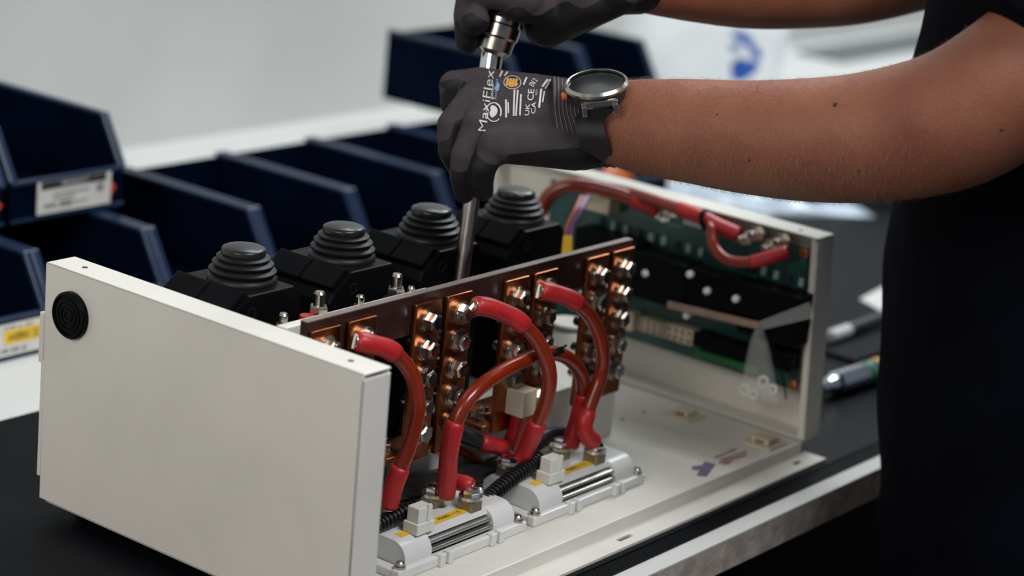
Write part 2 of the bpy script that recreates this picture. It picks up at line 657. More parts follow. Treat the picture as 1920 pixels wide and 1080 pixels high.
# adhesive tie mounts and rivets on the base
for (u, v) in ((1283, 779), (1433, 831)):
    c = at(u, v, 2, 0.0)
    q = MB().box((c.x - 0.014, c.y - 0.014, 0), (c.x + 0.014, c.y + 0.014, 0.0016))
    q.box((c.x - 0.008, c.y - 0.008, 0.0016), (c.x + 0.008, c.y - 0.0045, 0.0055))
    q.box((c.x - 0.008, c.y + 0.0045, 0.0016), (c.x + 0.008, c.y + 0.008, 0.0055))
    q.box((c.x - 0.008, c.y - 0.008, 0.0045), (c.x + 0.008, c.y + 0.008, 0.0060))
    obj('tie_mount', q, 'cream_plastic', enc, bevel=0.0006)
for (u, v) in ((1167, 786), (1207, 772)):
    c = at(u, v, 2, 0.0)
    obj('base_hole', MB().lathe((c.x, c.y, -0.0005), Z, [(0.0017, 0), (0.0017, 0.0007)], 14), 'ink', enc)
# printed film mark on the base: violet emblem and pink lines of print
c = at(1322, 879, 2, 0.0)
pm = MB()
a1, a2 = Vector((1, 0, 0)), Vector((0, 1, 0))


def quad_px(mb, pts, z):
    mb.add([at(u, v, 2, z) for u, v in pts], [(0, 1, 2, 3)])
    return mb


pm.add([at(u, v, 2, 0.0004) for u, v in ((1306, 891), (1325, 893), (1342, 870), (1322, 865), (1316, 872), (1298, 874), (1297, 880), (1312, 881))], [(0, 1, 2, 3, 4, 5, 6, 7)])
obj('film_emblem', pm, 'purple_ink', enc)
for k, (u0, v0, u1, v1) in enumerate(((1340, 858, 1380, 841), (1350, 862, 1400, 847), (1348, 868, 1399, 853), (1356, 870, 1372, 866))):
    obj('film_print', quad_px(MB(), [(u0, v0 + 1.6), (u1, v1 + 1.6), (u1, v1 - 1.6), (u0, v0 - 1.6)], 0.0004), 'pink_ink', enc)

# ================================================================== BUS BARS
bus = thing('busbar_assembly', 'row of copper bus bars bolted along a dark brown insulating board', 'busbar', (0.23, 0.095, 0.05))
bd = MB().box((0.0450, 0.0905, 0.143), (0.4095, 0.0965, 0.1710))
ib = obj('insulating_board', bd, 'phenolic', bus, bevel=0.0004, label='dark brown phenolic board')
obj('lit_cut_edge', MB().box((0.0450, 0.0905, 0.1708), (0.4095, 0.0965, 0.1714)), 'phenolic_edge_lit', ib)  # paler strip: light caught by the board's cut top edge, put into colour


def hex_ring(r, n=6):
    return n


bolt_mb = MB()
bolt_mb.lathe((0, 0, 0), -Y, [(0.0066, 0.0026), (0.0066, 0.0072), (0.0056, 0.0082)], 6)
bolt_mb.lathe((0, 0, 0), -Y, [(0.0047, 0.0080), (0.0043, 0.0086)], 12)
bolt_mb.lathe((0, 0, 0), Y, [(0.0038, 0), (0.0038, 0.0145), (0.0030, 0.0160)], 10)
bolt_proto = obj('bolt', bolt_mb, 'steel', bus, auto=30, origin=Vector((0, 0, 0)))
wash_mb = MB().lathe((0, 0, 0), -Y, [(0.0088, 0.0), (0.0088, 0.0014), (0.0078, 0.0014), (0.0076, 0.0027), (0.005, 0.0027)], 24)
wash_proto = obj('washer', wash_mb, 'steel', bus, auto=30, origin=Vector((0, 0, 0)))
bars_x = [0.0605, 0.0958, 0.1628, 0.1966, 0.2620, 0.2962, 0.3606, 0.3939]
bolt_z = [0.1522, 0.1322, 0.1120, 0.0915, 0.0712]
first = True
BARS = []
for k, bxx in enumerate(bars_x):
    zb = 0.0500
    zt = 0.1655 + (0.001 if k > 5 else 0)
    b = MB().box((bxx - 0.0136, 0.0862, zb), (bxx + 0.0136, 0.0902, zt))
    bar = obj('copper_bar', b, 'copper', bus, bevel=0.0009)
    BARS.append(bar)
    for j, z in enumerate(bolt_z):
        if k in (4, 5) and j == 4:
            continue
        a = random.uniform(0, 1.0)
        loc = Vector((bxx, 0.0862, z))
        if first:
            for pr in (bolt_proto, wash_proto):
                pr.parent = bar
                pr.location = loc - wpos(bar)
            first = False
        else:
            inst(bolt_proto, 'bolt', loc, bar, (0, a, 0))
            inst(wash_proto, 'washer', loc, bar)
# angle plates under the second, third and first pair
vb_mb = MB().lathe((0, 0, 0), Z, [(0.0075, 0), (0.0075, 0.0013)], 20).lathe((0, 0, 0), Z, [(0.0058, 0.0013), (0.0058, 0.0055), (0.005, 0.0062)], 6)
vb_mb.lathe((0, 0, 0), Z, [(0.0034, 0.006), (0.0034, 0.0095), (0.0026, 0.0103)], 10)
vb = None
for (xa, xb, bolts) in ((0.0450, 0.1090, [(0.056, 0.105)]), (0.1330, 0.2105, [(0.144, 0.101), (0.144, 0.118)]),
                        (0.2380, 0.3100, [(0.246, 0.112), (0.253, 0.099)])):
    pl = obj('angle_plate', MB().box((xa, 0.0880, 0.0540), (xb, 0.128, 0.0575)), 'copper', bus, bevel=0.0007)
    for (x, y) in bolts:
        if vb is None:
            vb = obj('bolt', vb_mb, 'steel', pl, auto=30, origin=Vector((0, 0, 0)))
            vb.location = Vector((x, y, 0.0575)) - wpos(pl)
        else:
            inst(vb, 'bolt', (x, y, 0.0575), pl)
# cream spacer block with a ring lug bolted to it
blk = obj('spacer_block', MB().box((0.2600, 0.070, 0.0640), (0.2765, 0.0862, 0.0840)), 'cream_plastic', bus, bevel=0.001)
inst(bolt_proto, 'bolt', (0.2905, 0.0800, 0.0725), blk)
inst(wash_proto, 'washer', (0.2905, 0.0800, 0.0725), blk)
obj('bush', MB().cyl((0.2905, 0.0802, 0.0725), (0.2905, 0.0862, 0.0725), 0.007, 20), 'steel', blk, auto=30)

# ================================================================== CONTACTORS
def contactor(cx, label):
    t = thing('contactor', label, 'contactor', (cx, 0.178, 0.054), 'black contactors with ribbed caps')
    zt = 0.1735
    xl, xr = cx - 0.046, cx + 0.0245
    ch = 0.017
    prof = [(xl, 0.056), (xr, 0.056), (xr, zt - 0.009), (xr - 0.002, zt - 0.004), (xr - 0.007, zt), (xl + ch + 0.004, zt), (xl + 0.004, zt - ch * 0.75), (xl, zt - ch - 0.002)]
    b = MB().prism(prof, (0, 0.146, 0), X, Z, Y, 0.064)
    obj('body', b, 'black_plastic', t, bevel=0.0018)
    # shoulder block on the chamfer with its joint
    dirn = Vector((0.8, 0, 0.6)).normalized()
    c0 = Vector((xl + 0.0125, 0.1495, zt - 0.0055))
    for yo, hy in ((0.014, 0.0150), (0.0455, 0.0155)):
        obj('shoulder_clip', MB().obox(c0 + Vector((0, yo, 0)), (dirn, Y, dirn.cross(Y)), (0.0095, hy, 0.0035)), 'black_plastic', t, bevel=0.001)
    obj('screw_recess', MB().lathe((xl + 0.0235, 0.1462, zt - 0.012), -Y, [(0.0042, -0.001), (0.0042, 0.0006), (0.0030, 0.0006), (0.0028, -0.0005)], 18), 'black_rubber', t, auto=30)
    by = 0.178
    pr = [(0.0235, 0.0), (0.0238, 0.0025), (0.0220, 0.0040), (0.0208, 0.0050), (0.0226, 0.0062), (0.0229, 0.0082), (0.0208, 0.0098),
          (0.0188, 0.0106), (0.0206, 0.0118), (0.0208, 0.0134), (0.0186, 0.0148), (0.0168, 0.0156), (0.0182, 0.0166), (0.0182, 0.0178),
          (0.0160, 0.0188), (0.0148, 0.0192)]
    be = MB().lathe((cx, by, zt - 0.0005), Z, [(r, h * 0.92) for r, h in pr], 40)
    obj('bellows', be, 'black_rubber', t, auto=60)
    cp = MB().lathe((cx, by, zt + 0.0165), Z, [(0.0140, 0), (0.0148, 0.0006), (0.0150, 0.0040), (0.0146, 0.0050), (0.0125, 0.0060),
                                               (0.009, 0.0069), (0.005, 0.0074), (0.0005, 0.0076)], 40)
    obj('cap', cp, 'cap_black', t, auto=50)
    return t


contactor(0.0745, 'black contactor with ribbed cap nearest the white side panel with the buzzer')
contactor(0.1745, 'second black contactor with ribbed cap from the panel with the buzzer')
contactor(0.2705, 'black contactor with ribbed cap just left of the steel shaft')
contactor(0.3725, 'black contactor with ribbed cap just right of the steel shaft, nearest the circuit board')

# upright studs with nuts behind the board
stud_grp = 'upright terminal studs behind the insulating board'


def stud(u, v, y, k, label):
    p = at(u, v, 1, y)
    t = thing('terminal_stud', label, 'stud', (p.x, p.y, p.z - 0.020 * k), stud_grp)
    b = Vector((p.x, p.y, p.z - 0.020 * k))
    obj('stud_base', MB().lathe(b - Z * 0.03, Z, [(0.0062, 0), (0.0062, 0.03)], 6), 'steel', t, auto=30)
    obj('washer', MB().lathe(b, Z, [(0.0088 * k, 0), (0.0088 * k, 0.0016), (0.006 * k, 0.0020)], 20), 'steel', t, auto=30)
    obj('nut', MB().lathe(b + Z * 0.002, Z, [(0.0062 * k, 0), (0.0066 * k, 0.0008), (0.0066 * k, 0.0070 * k), (0.0058 * k, 0.0080 * k)], 6), 'steel', t, auto=30)
    obj('thread', MB().lathe(b + Z * 0.009 * k, Z, [(0.0040 * k, 0), (0.0040 * k, 0.009 * k), (0.0030 * k, 0.0105 * k)], 12), 'steel', t, auto=30)
    return t


stud(532, 586, 0.124, 0.8, 'small steel stud beside the left end of the insulating board')
s1 = stud(600, 545, 0.126, 1.0, 'tall steel stud with a red sleeve in front of second contactor')
p = at(577, 580, 1, 0.126)
obj('red_sleeve', MB().cyl(p - Z * 0.016, p - Z * 0.004, 0.0062, 16, 0.005), 'shrink_red', s1, auto=40)
stud(676, 552, 0.122, 0.75, 'short steel stud just above the insulating board edge')
stud(745, 512, 0.128, 1.0, 'tall steel stud left of the steel shaft with ring lugs')
stud(771, 536, 0.122, 0.7, 'low steel nut right beside the tall stud near the shaft')

# white round cover with a grey ring, seen between the bars
t = thing('round_cover', 'white round cover with a grey rubber ring seen between the bus bars', 'cover', (0.447, 0.155, 0.0))
pc = at(1068, 602, 1, 0.170)
t.location = (pc.x, 0.170, 0.0)
obj('drum', MB().lathe((pc.x, 0.170, 0.0), Z, [(0.017, 0), (0.017, pc.z - 0.002), (0.0155, pc.z)], 32), 'powder_white', t, auto=40)
rg = [Vector((pc.x + 0.0158 * math.cos(a), 0.170 + 0.0158 * math.sin(a), pc.z - 0.003)) for a in np.linspace(0, 2 * math.pi, 33)]
obj('ring', MB().tube(rg, 0.0024, 8), 'plain_grey', t, smooth=True)

# ================================================================== POWER MODULES
def module(x0, label, first):
    ML, MY, MW = 0.139, 0.030, 0.060
    zt = 0.0225
    t = thing('power_module', label, 'power module', (x0 + ML / 2, MY + MW / 2, 0), 'grey power modules on the base pan')

    def B(a, b, c, d, e, f, mb=None):
        return (mb or MB()).box((x0 + a, MY + c, e), (x0 + b, MY + d, f))
    # base frame rail with bosses
    r = B(0, ML, 0.0, 0.007, 0, 0.0075)
    B(0, ML, MW - 0.007, MW, 0, 0.0075, r)
    B(0.0008, 0.010, 0.004, MW - 0.004, 0, 0.0065, r)
    B(ML - 0.010, ML - 0.0008, 0.004, MW - 0.004, 0, 0.0065, r)
    obj('base_frame', r, 'module_grey', t, bevel=0.0012)
    for bx in (0.043, 0.052, 0.0985, 0.1075):
        obj('boss', B(bx - 0.0025, bx + 0.0025, -0.0028, 0.003, 0, 0.0092), 'module_grey', t, bevel=0.0008)
    for sx_ in (0.006, ML - 0.006):
        for sy in (0.0045, MW - 0.0045):
            obj('mounting_screw', MB().lathe((x0 + sx_, MY + sy, 0.006), Z, [(0.0042, 0), (0.0042, 0.003), (0.0030, 0.003), (0.0030, 0.0052), (0.0022, 0.0062)], 14), 'steel', t, auto=30)
    # body: rounded shell profile in (y, z); end caps full, middle cut back for the slats
    def prof(y0):
        pts = [(y0, 0.006), (y0, 0.0105)]
        for i in range(7):
            a = math.pi / 2 * i / 6
            pts.append((y0 + 0.012 - 0.012 * math.cos(a), 0.0105 + 0.012 * math.sin(a)))
        yb_ = MW - 0.004
        pts += [(yb_ - 0.006, zt), (yb_, zt - 0.006), (yb_, 0.006)]
        return pts
    obj('end_cap', MB().prism(prof(0.004), (x0 + 0.0105, MY, 0), Y, Z, X, 0.0275), 'module_grey', t, auto=30)
    obj('end_cap', MB().prism(prof(0.004), (x0 + 0.1050, MY, 0), Y, Z, X, 0.0235), 'module_grey', t, auto=30)
    md = MB().prism([(0.0125, 0.004), (0.0125, 0.0185), (MW - 0.004, 0.0185), (MW - 0.004, 0.004)], (x0 + 0.037, MY, 0), Y, Z, X, 0.069)
    obj('core', md, 'module_dark', t)
    tp = MB().prism([(0.0105, 0.0185), (0.0122, zt - 0.0006), (0.016, zt), (MW - 0.010, zt), (MW - 0.004, zt - 0.006), (MW - 0.004, 0.018)], (x0 + 0.0375, MY, 0), Y, Z, X, 0.068)
    obj('top_plate', tp, 'module_grey', t)
    for (yy, zz, rr) in ((0.0085, 0.0158, 0.0021), (0.0065, 0.0108, 0.0021)):
        obj('slat', MB().box((x0 + 0.0375, MY + yy - rr, zz - 0.0014), (x0 + 0.1055, MY + yy + 0.006, zz + 0.0014)), 'slat_metal', t, bevel=0.001)
    # white and yellow labels
    lb = obj('label_sheet', B(0.030, 0.128, 0.026, 0.052, zt, zt + 0.0002), 'paper', t)
    for i, (xx, yy, n_) in enumerate(((0.082, 0.044, 'IN 100 A'), (0.082, 0.038, 'OUT 48 V'), (0.034, 0.046, 'C E'), (0.104, 0.030, 'P-'))):
        obj('lettering', text_mb(n_, (x0 + xx, MY + yy, zt + 0.0005), X, Y, 0.0045), 'grey_ink', lb)
    yl = obj('yellow_strip', B(0.050, 0.100, 0.0150, 0.0225, zt + 0.0002, zt + 0.0005), 'yellow_label', t)
    obj('lettering', text_mb('750001 / 1 5', (x0 + 0.060, MY + 0.0170, zt + 0.0008), X, Y, 0.0046), 'ink', yl)
    obj('yellow_strip', B(0.018, 0.030, 0.0150, 0.0215, zt, zt + 0.0003), 'yellow_label', t)
    # side lettering on the end
    obj('side_print', text_mb('EDI', (x0 + 0.0100, MY + 0.050, 0.009), -Y, Z, 0.006).add([], []), 'ink', t)
    # terminals: nickel block, washer, bolt
    for (tx, ty, w) in ((0.018, 0.041, 0.006), (0.078, 0.0385, 0.006), (0.0945, 0.0185, 0.0062)):
        tm = obj('terminal', MB().box((x0 + tx - w, MY + ty - w, zt - 0.002), (x0 + tx + w, MY + ty + w, zt + 0.0075)), 'dull_brass', t, bevel=0.0008)
        z0 = zt + 0.0075
        obj('bolt', MB().lathe((x0 + tx, MY + ty, z0), Z, [(0.0078, 0), (0.0078, 0.0014), (0.0066, 0.0014), (0.0066, 0.0022)], 20)
            .lathe((x0 + tx, MY + ty, z0 + 0.0022), Z, [(0.0061, 0), (0.0063, 0.0006), (0.0063, 0.0042), (0.0052, 0.0056), (0.0020, 0.0060)], 6), 'chrome', tm, auto=30)
    # white plug connector
    cx, cy = x0 + 0.036, MY + 0.0155
    sk = obj('socket', MB().box((cx - 0.009, cy - 0.0065, zt), (cx + 0.009, cy + 0.0065, zt + 0.0080)), 'nylon_white', t, bevel=0.0006)
    obj('plug', MB().box((cx - 0.0072, cy - 0.0050, zt + 0.008), (cx + 0.0072, cy + 0.0052, zt + 0.0185)).box((cx + 0.0015, cy - 0.0062, zt + 0.008), (cx + 0.0045, cy - 0.0048, zt + 0.0205)), 'nylon_white', sk, bevel=0.0005)
    return t


module(0.2325, 'grey power module with yellow strip in the middle of the base pan', True)
module(0.0850, 'grey power module with yellow strip beside the near white panel', False)

# ================================================================== CABLES
def cable(name, label, pts, rad, jm, sleeves=(), srad=None, sm='shrink_red', lugs=(), cat='cable', group=None, corr=0):
    P = spline([at(*q[:2], 1, q[2]) for q in pts])
    lo = min(p.z for p in P)
    t = thing(name, label, cat, (P[-1].x, P[-1].y, lo - rad), group)
    N = len(P) - 1
    if corr:
        L = N * 0.0025
        PP = []
        for i in range(N):
            for k in range(5):
                PP.append(P[i].lerp(P[i + 1], k / 5))
        obj('jacket', MB().tube(PP, lambda s: rad * (1 + 0.13 * math.copysign(1, math.sin(s * L / 0.0034 * 2 * math.pi))), 14), jm, t, auto=40)
    else:
        obj('jacket', MB().tube(P, rad, 16), jm, t, smooth=True)
    for (a, b) in sleeves:
        i0, i1 = int(a * N), int(math.ceil(b * N))
        Q = P[i0:i1 + 1]
        if len(Q) > 2:
            sr = srad or rad * 1.2
            obj('heat_shrink', MB().tube(Q, lambda s: sr * (1 + 0.03 * math.sin(s * 9)) * (0.93 if s < 0.02 or s > 0.98 else 1), 16), sm, t, smooth=True)
    for (end, eye, nrm) in lugs:
        e = P[0] if end == 0 else P[-1]
        d = (P[0] - P[3]) if end == 0 else (P[-1] - P[-4])
        d.normalize()
        eye = Vector(eye)
        nv = Vector(nrm).normalized()
        lg = MB().cyl(e - d * 0.004, e + d * 0.0012, rad * 0.9, 14)
        a = eye - (e + d * 0.001)
        la = a.length
        ad = (a - nv * a.dot(nv)).normalized() if la > 1e-4 else d
        sd = nv.cross(ad)
        mid = (e + d * 0.001 + eye) / 2
        fx = a.normalized()
        lg.obox(mid, (fx, sd, fx.cross(sd)), (la / 2 + 0.001, 0.0050, 0.0010))
        lg.lathe(eye - nv * 0.001, nv, [(0.0084, 0), (0.0084, 0.0022)], 24)
        obj('ring_lug', lg, 'tin', t, auto=30)
    return t


RC = 0.0054
BG = 'thick red-brown power cables with red sleeves'
cable('power_cable', 'red-brown cable with red sleeves bowing down nearest the white panel edge',
      [(668, 640, 0.072), (690, 644, 0.068), (735, 659, 0.062), (772, 702, 0.056), (783, 765, 0.052), (768, 835, 0.054), (744, 895, 0.058), (728, 950, 0.062)],
      RC, 'cable_red', [(0, 0.22), (0.80, 1)], 0.0067,
      lugs=[(0, (0.0958, 0.0834, 0.1522), (0, -1, 0)), (1, (0.1030, 0.0710, 0.0313), (0, 0, 1))], group=BG)
cable('power_cable', 'red-brown cable from the fourth copper bar, tied where two cables cross',
      [(890, 572, 0.070), (925, 579, 0.064), (970, 600, 0.056), (1008, 640, 0.050), (1030, 695, 0.046), (1024, 752, 0.050), (1000, 812, 0.058), (984, 848, 0.064), (968, 885, 0.070)],
      RC, 'cable_red', [(0, 0.24), (0.76, 1)], 0.0067,
      lugs=[(0, (0.1966, 0.0834, 0.1522), (0, -1, 0)), (1, (0.2505, 0.0710, 0.0313), (0, 0, 1))], group=BG)
cable('power_cable', 'rightmost red-brown cable arching from the sixth copper bar',
      [(1012, 546, 0.072), (1035, 549, 0.068), (1074, 563, 0.060), (1110, 598, 0.054), (1129, 650, 0.050), (1127, 700, 0.052), (1106, 760, 0.052), (1095, 797, 0.0505), (1103, 820, 0.0495), (1114, 828, 0.0490)],
      RC, 'cable_red', [(0, 0.21), (0.80, 1)], 0.0067,
      lugs=[(0, (0.2962, 0.0834, 0.1522), (0, -1, 0)), (1, (0.3270, 0.0485, 0.0313), (0, 0, 1))], group=BG)
cable('power_cable', 'red-brown cable looping between the two grey power modules',
      [(836, 930, 0.060), (839, 885, 0.058), (843, 842, 0.056), (856, 788, 0.054), (890, 735, 0.053), (950, 692, 0.056), (1015, 664, 0.0605), (1060, 669, 0.060), (1090, 703, 0.060), (1093, 745, 0.062), (1085, 780, 0.063), (1068, 838, 0.064)],
      RC, 'cable_red', [(0, 0.20), (0.86, 1)], 0.0067,
      lugs=[(0, (0.1630, 0.0685, 0.0313), (0, 0, 1)), (1, (0.3105, 0.0685, 0.0313), (0, 0, 1))], group=BG)
cable('short_lead', 'short red sleeved lead ending at the front terminal of the near module',
      [(835, 893, 0.072), (852, 902, 0.064), (872, 907, 0.056), (884, 914, 0.0515)], 0.0048, 'cable_red', [(0, 1)], 0.0060,
      lugs=[(1, (0.1795, 0.0485, 0.0313), (0, 0, 1))])
cable('short_lead', 'red sleeved lead hanging from the bolt by the cream block',
      [(975, 768, 0.077), (972, 785, 0.079), (963, 815, 0.083), (952, 845, 0.088)], 0.0046, 'cable_red', [(0.05, 1)], 0.0058,
      lugs=[(0, (0.2905, 0.0773, 0.0725), (0, -1, 0))])
cable('sleeved_lead', 'black sleeved lead with a red end between the modules and bus bars',
      [(800, 780, 0.100), (845, 806, 0.098), (880, 822, 0.094), (915, 833, 0.088), (948, 841, 0.082)], 0.0052, 'cable_black', [(0.74, 1)], 0.0061,
      lugs=[(1, at(957, 862, 2, 0.030), (1, 0, 0.4))])
cable('thin_lead', 'thin red lead lying low behind the modules',
      [(850, 838, 0.104), (875, 850, 0.102), (905, 868, 0.100), (935, 880, 0.098)], 0.0034, 'cable_red')
cable('black_cable', 'thick black cable lying under the copper bars behind the near module',
      [(690, 908, 0.098), (740, 912, 0.097), (800, 905, 0.097), (860, 893, 0.098), (905, 884, 0.0985), (935, 874, 0.099)], 0.0085, 'cable_black')
cable('black_cable', 'second black cable lying low in front of the white pedestal',
      [(690, 925, 0.088), (760, 925, 0.090), (830, 910, 0.092), (880, 898, 0.092), (930, 880, 0.094)], 0.0062, 'cable_black')
cable('black_cable', 'short black cable arching behind the rightmost red sleeve',
      [(975, 858, 0.092), (1000, 834, 0.090), (1030, 818, 0.088), (1060, 817, 0.088), (1085, 828, 0.090)], 0.0065, 'cable_black')
cable('corrugated_conduit', 'black corrugated conduit running to the plug of the near module',
      [(660, 1010, 0.062), (715, 981, 0.060), (752, 962, 0.058), (785, 948, 0.055)], 0.0050, 'conduit_black', corr=1)
cable('corrugated_conduit', 'black corrugated conduit running to the plug of the far module',
      [(895, 955, 0.056), (925, 925, 0.058), (965, 893, 0.058), (1005, 866, 0.058), (1020, 860, 0.056)], 0.0054, 'conduit_black', corr=1)
for k, (u, v, y, lab) in enumerate(((789, 953, 0.054, 'violet wires entering the plug of the near module'), (1027, 868, 0.055, 'violet wires entering the plug of the far module'))):
    t = thing('signal_wires', lab, 'wires', at(u, v + 6, 1, y))
    for j in range(3):
        a = at(u - 8 + j * 2, v - 8 + j, 1, y)
        b = at(u - 1 + j * 4, v + 2 + j, 1, y)
        c = at(u + j * 4, v + 13 + j, 1, y - 0.001)
        obj('wire', MB().tube(spline([a, b, c], 6), 0.0011, 8), 'wire_violet', t, smooth=True)
# cable tie round the crossing cables
ct = thing('cable_tie', 'black cable tie round the two crossing red cables', 'cable tie', at(1030, 672, 1, 0.055))
c0 = at(1028, 668, 1, 0.0555)
ax1 = (VR * 0.90 + VU * 0.42).normalized()
ax2 = (VN - ax1 * VN.dot(ax1)).normalized()
ring = [c0 + ax1 * 0.0085 * math.cos(a) + ax2 * 0.0125 * math.sin(a) for a in np.linspace(0, 2 * math.pi, 40)]
obj('band', MB().tube(ring, 0.0013, 8), 'black_plastic', ct, smooth=True)
e = c0 + ax1 * 0.0085
obj('head', MB().obox(e + ax1 * 0.001, (ax1, ax2, ax1.cross(ax2)), (0.0028, 0.0022, 0.0024)).cyl(e, e + ax1 * 0.006 + VU * 0.002, 0.0008, 8), 'black_plastic', ct)

# ================================================================== CIRCUIT BOARD ON THE FAR PANEL
PX = 0.5555
pcb = thing('circuit_board', 'green circuit board with black relays on the far side panel', 'circuit board', (PX, 0.14, 0.036))
br, tr, tl = at(1500, 735, 0, PX), at(1522, 455, 0, PX), at(1085, 385, 0, PX)
b = MB().rings([[Vector((PX, 0.012, 0.040)), Vector((PX, 0.272, 0.040)), Vector((PX, 0.278, 0.158)), Vector((PX, 0.019, 0.158))],
                [Vector((PX + 0.0016, 0.012, 0.040)), Vector((PX + 0.0016, 0.272, 0.040)), Vector((PX + 0.0016, 0.278, 0.158)), Vector((PX + 0.0016, 0.019, 0.158))]])
obj('board', b, 'pcb_green', pcb)
for (y, z) in ((0.016, 0.044), (0.022, 0.154), (0.268, 0.044), (0.272, 0.154)):
    obj('corner_screw', MB().lathe((PX, y, z), -X, [(0.0042, 0), (0.0040, 0.002), (0.002, 0.0028)], 16), 'copper', pcb, auto=30)
    obj('standoff', MB().cyl((PX + 0.0016, y, z), (LX - 0.006, y, z), 0.003, 10), 'nylon_white', pcb, auto=30)


def comp(name, u0, v0, u1, v1, depth, m, bev=0.0008, parent=None, xf=None):
    """box component standing on the board; its front face spans the two photo corners"""
    xf = PX - depth
    a, b_ = at(u0, v0, 0, xf), at(u1, v1, 0, xf)
    return obj(name, MB().box((xf, min(a.y, b_.y), min(a.z, b_.z)), (PX, max(a.y, b_.y), max(a.z, b_.z))), m, parent or pcb, bevel=bev)


for (u0, v0, u1, v1, d) in ((1186, 470, 1278, 584, 0.026), (1286, 500, 1388, 600, 0.024), (1392, 528, 1488, 655, 0.024), (1078, 425, 1180, 560, 0.024),
                            (1300, 622, 1398, 678, 0.018), (1404, 640, 1480, 700, 0.016)):
    rl = comp('relay', u0, v0, u1, v1, d, 'black_plastic', 0.0015)
for (u, v) in ((1209, 513), (1324, 546), (1378, 561), (1292, 515), (1286, 592)):
    p = at(u, v, 0, PX - 0.027)
    obj('relay_pin', MB().lathe(p, -X, [(0.0030, -0.004), (0.0030, 0), (0.0018, 0.0012)], 14), 'nylon_white', pcb, auto=40)
for (u0, v0, u1, v1) in ((1199, 594, 1243, 634), (1250, 606, 1296, 650), (1172, 583, 1184, 622)):
    cn = comp('connector_header', u0, v0, u1, v1, 0.012, 'cream_plastic', 0.0006)
    a, b_ = at(u0, v0, 0, PX - 0.012), at(u1, v1, 0, PX - 0.012)
    for i in range(4):
        for j in range(2):
            yy = b_.y + (a.y - b_.y) * (i + 0.5) / 4
            zz = b_.z + (a.z - b_.z) * (j + 0.5) / 2
            if abs(a.y - b_.y) > 0.012:
                obj('pin_slot', MB().box((PX - 0.0124, yy - 0.0020, zz - 0.0024), (PX - 0.0118, yy + 0.0020, zz + 0.0024)), 'strap_tan', cn)
# green pluggable terminals along the bottom edge
for i in range(9):
    u = 1303 + i * 13.2
    comp('screw_terminal', u, 655 + i * 3.9, u + 10.5, 672 + i * 3.9, 0.010, 'terminal_green', 0.0006)
comp('capacitor_block', 1098, 362, 1140, 404, 0.016, 'cream_plastic')
comp('label_patch', 1282, 410, 1326, 432, 0.0006, 'silkscreen', 0)
for i in range(17):
    u = 1122 + i * 23.5
    v = 408 + i * 7.1
    comp('resistor', u, v, u + 6, v + 17, 0.003, 'silkscreen' if i % 3 else 'dark_case', 0.0004)
for i in range(9):
    u = 1180 + i * 11
    comp('silk_mark', u, 398 + i * 3.2, u + 8, 400 + i * 3.2 + 1, 0.0004, 'silkscreen', 0)
# brass studs with nuts for the red cables
for (u, v) in ((1240, 402), (1392, 446), (1414, 438), (1440, 464), (1462, 452), (1258, 394)):
    p = at(u, v, 0, PX - 0.006)
    sd_ = obj('stud', MB().lathe((PX, p.y, p.z), -X, [(0.0075, 0), (0.0075, 0.002), (0.0055, 0.002), (0.0055, 0.006)], 6).lathe((PX - 0.006, p.y, p.z), -X, [(0.0032, 0), (0.0032, 0.006), (0.0022, 0.007)], 12), 'tin', pcb, auto=30)


def cable_x(name, label, pts, rad, jm, sleeves=(), srad=None, cat='cable'):
    P = spline([at(u, v, 0, x) for u, v, x in pts])
    t = thing(name, label, cat, P[0])
    t.location.z = min(p.z for p in P) - rad
    N = len(P) - 1
    obj('jacket', MB().tube(P, rad, 14), jm, t, smooth=True)
    for (a, b_) in sleeves:
        Q = P[int(a * N):int(math.ceil(b_ * N)) + 1]
        if len(Q) > 2:
            obj('heat_shrink', MB().tube(Q, srad or rad * 1.2, 14), 'shrink_red', t, smooth=True)
    return t


cable_x('power_cable', 'red cable rising behind the last contactor over to the circuit board',
        [(1012, 400, 0.500), (1030, 366, 0.505), (1062, 349, 0.512), (1105, 350, 0.522), (1160, 364, 0.532), (1205, 380, 0.540), (1235, 392, 0.546)], 0.0062, 'cable_red', [(0.80, 1)], 0.0072)
cable_x('power_cable', 'red cable running under the top flange of the far panel to a board stud',
        [(1120, 350, 0.540), (1180, 362, 0.538), (1250, 384, 0.536), (1310, 405, 0.536), (1345, 423, 0.540), (1385, 440, 0.546)], 0.0052, 'cable_red', [(0.62, 1)], 0.0064)
cable_x('power_cable', 'red cable looping down in front of the circuit board studs',
        [(1318, 408, 0.540), (1332, 430, 0.532), (1338, 462, 0.526), (1362, 486, 0.524), (1402, 492, 0.526), (1445, 482, 0.532), (1476, 472, 0.540)], 0.0046, 'cable_red', [(0.72, 1)], 0.0054)
t = thing('cable_tie', 'black cable tie bundling red cables at the far panel', 'cable tie', at(1328, 416, 0, 0.536))
c0 = at(1327, 415, 0, 0.536)
ring = [c0 + (Y * math.sin(0.5) + Z * math.cos(0.5)) * 0.0085 * math.cos(a) + X * 0.0085 * math.sin(a) for a in np.linspace(0, 2 * math.pi, 30)]
obj('band', MB().tube(ring, 0.0022, 8), 'black_plastic', t, smooth=True)
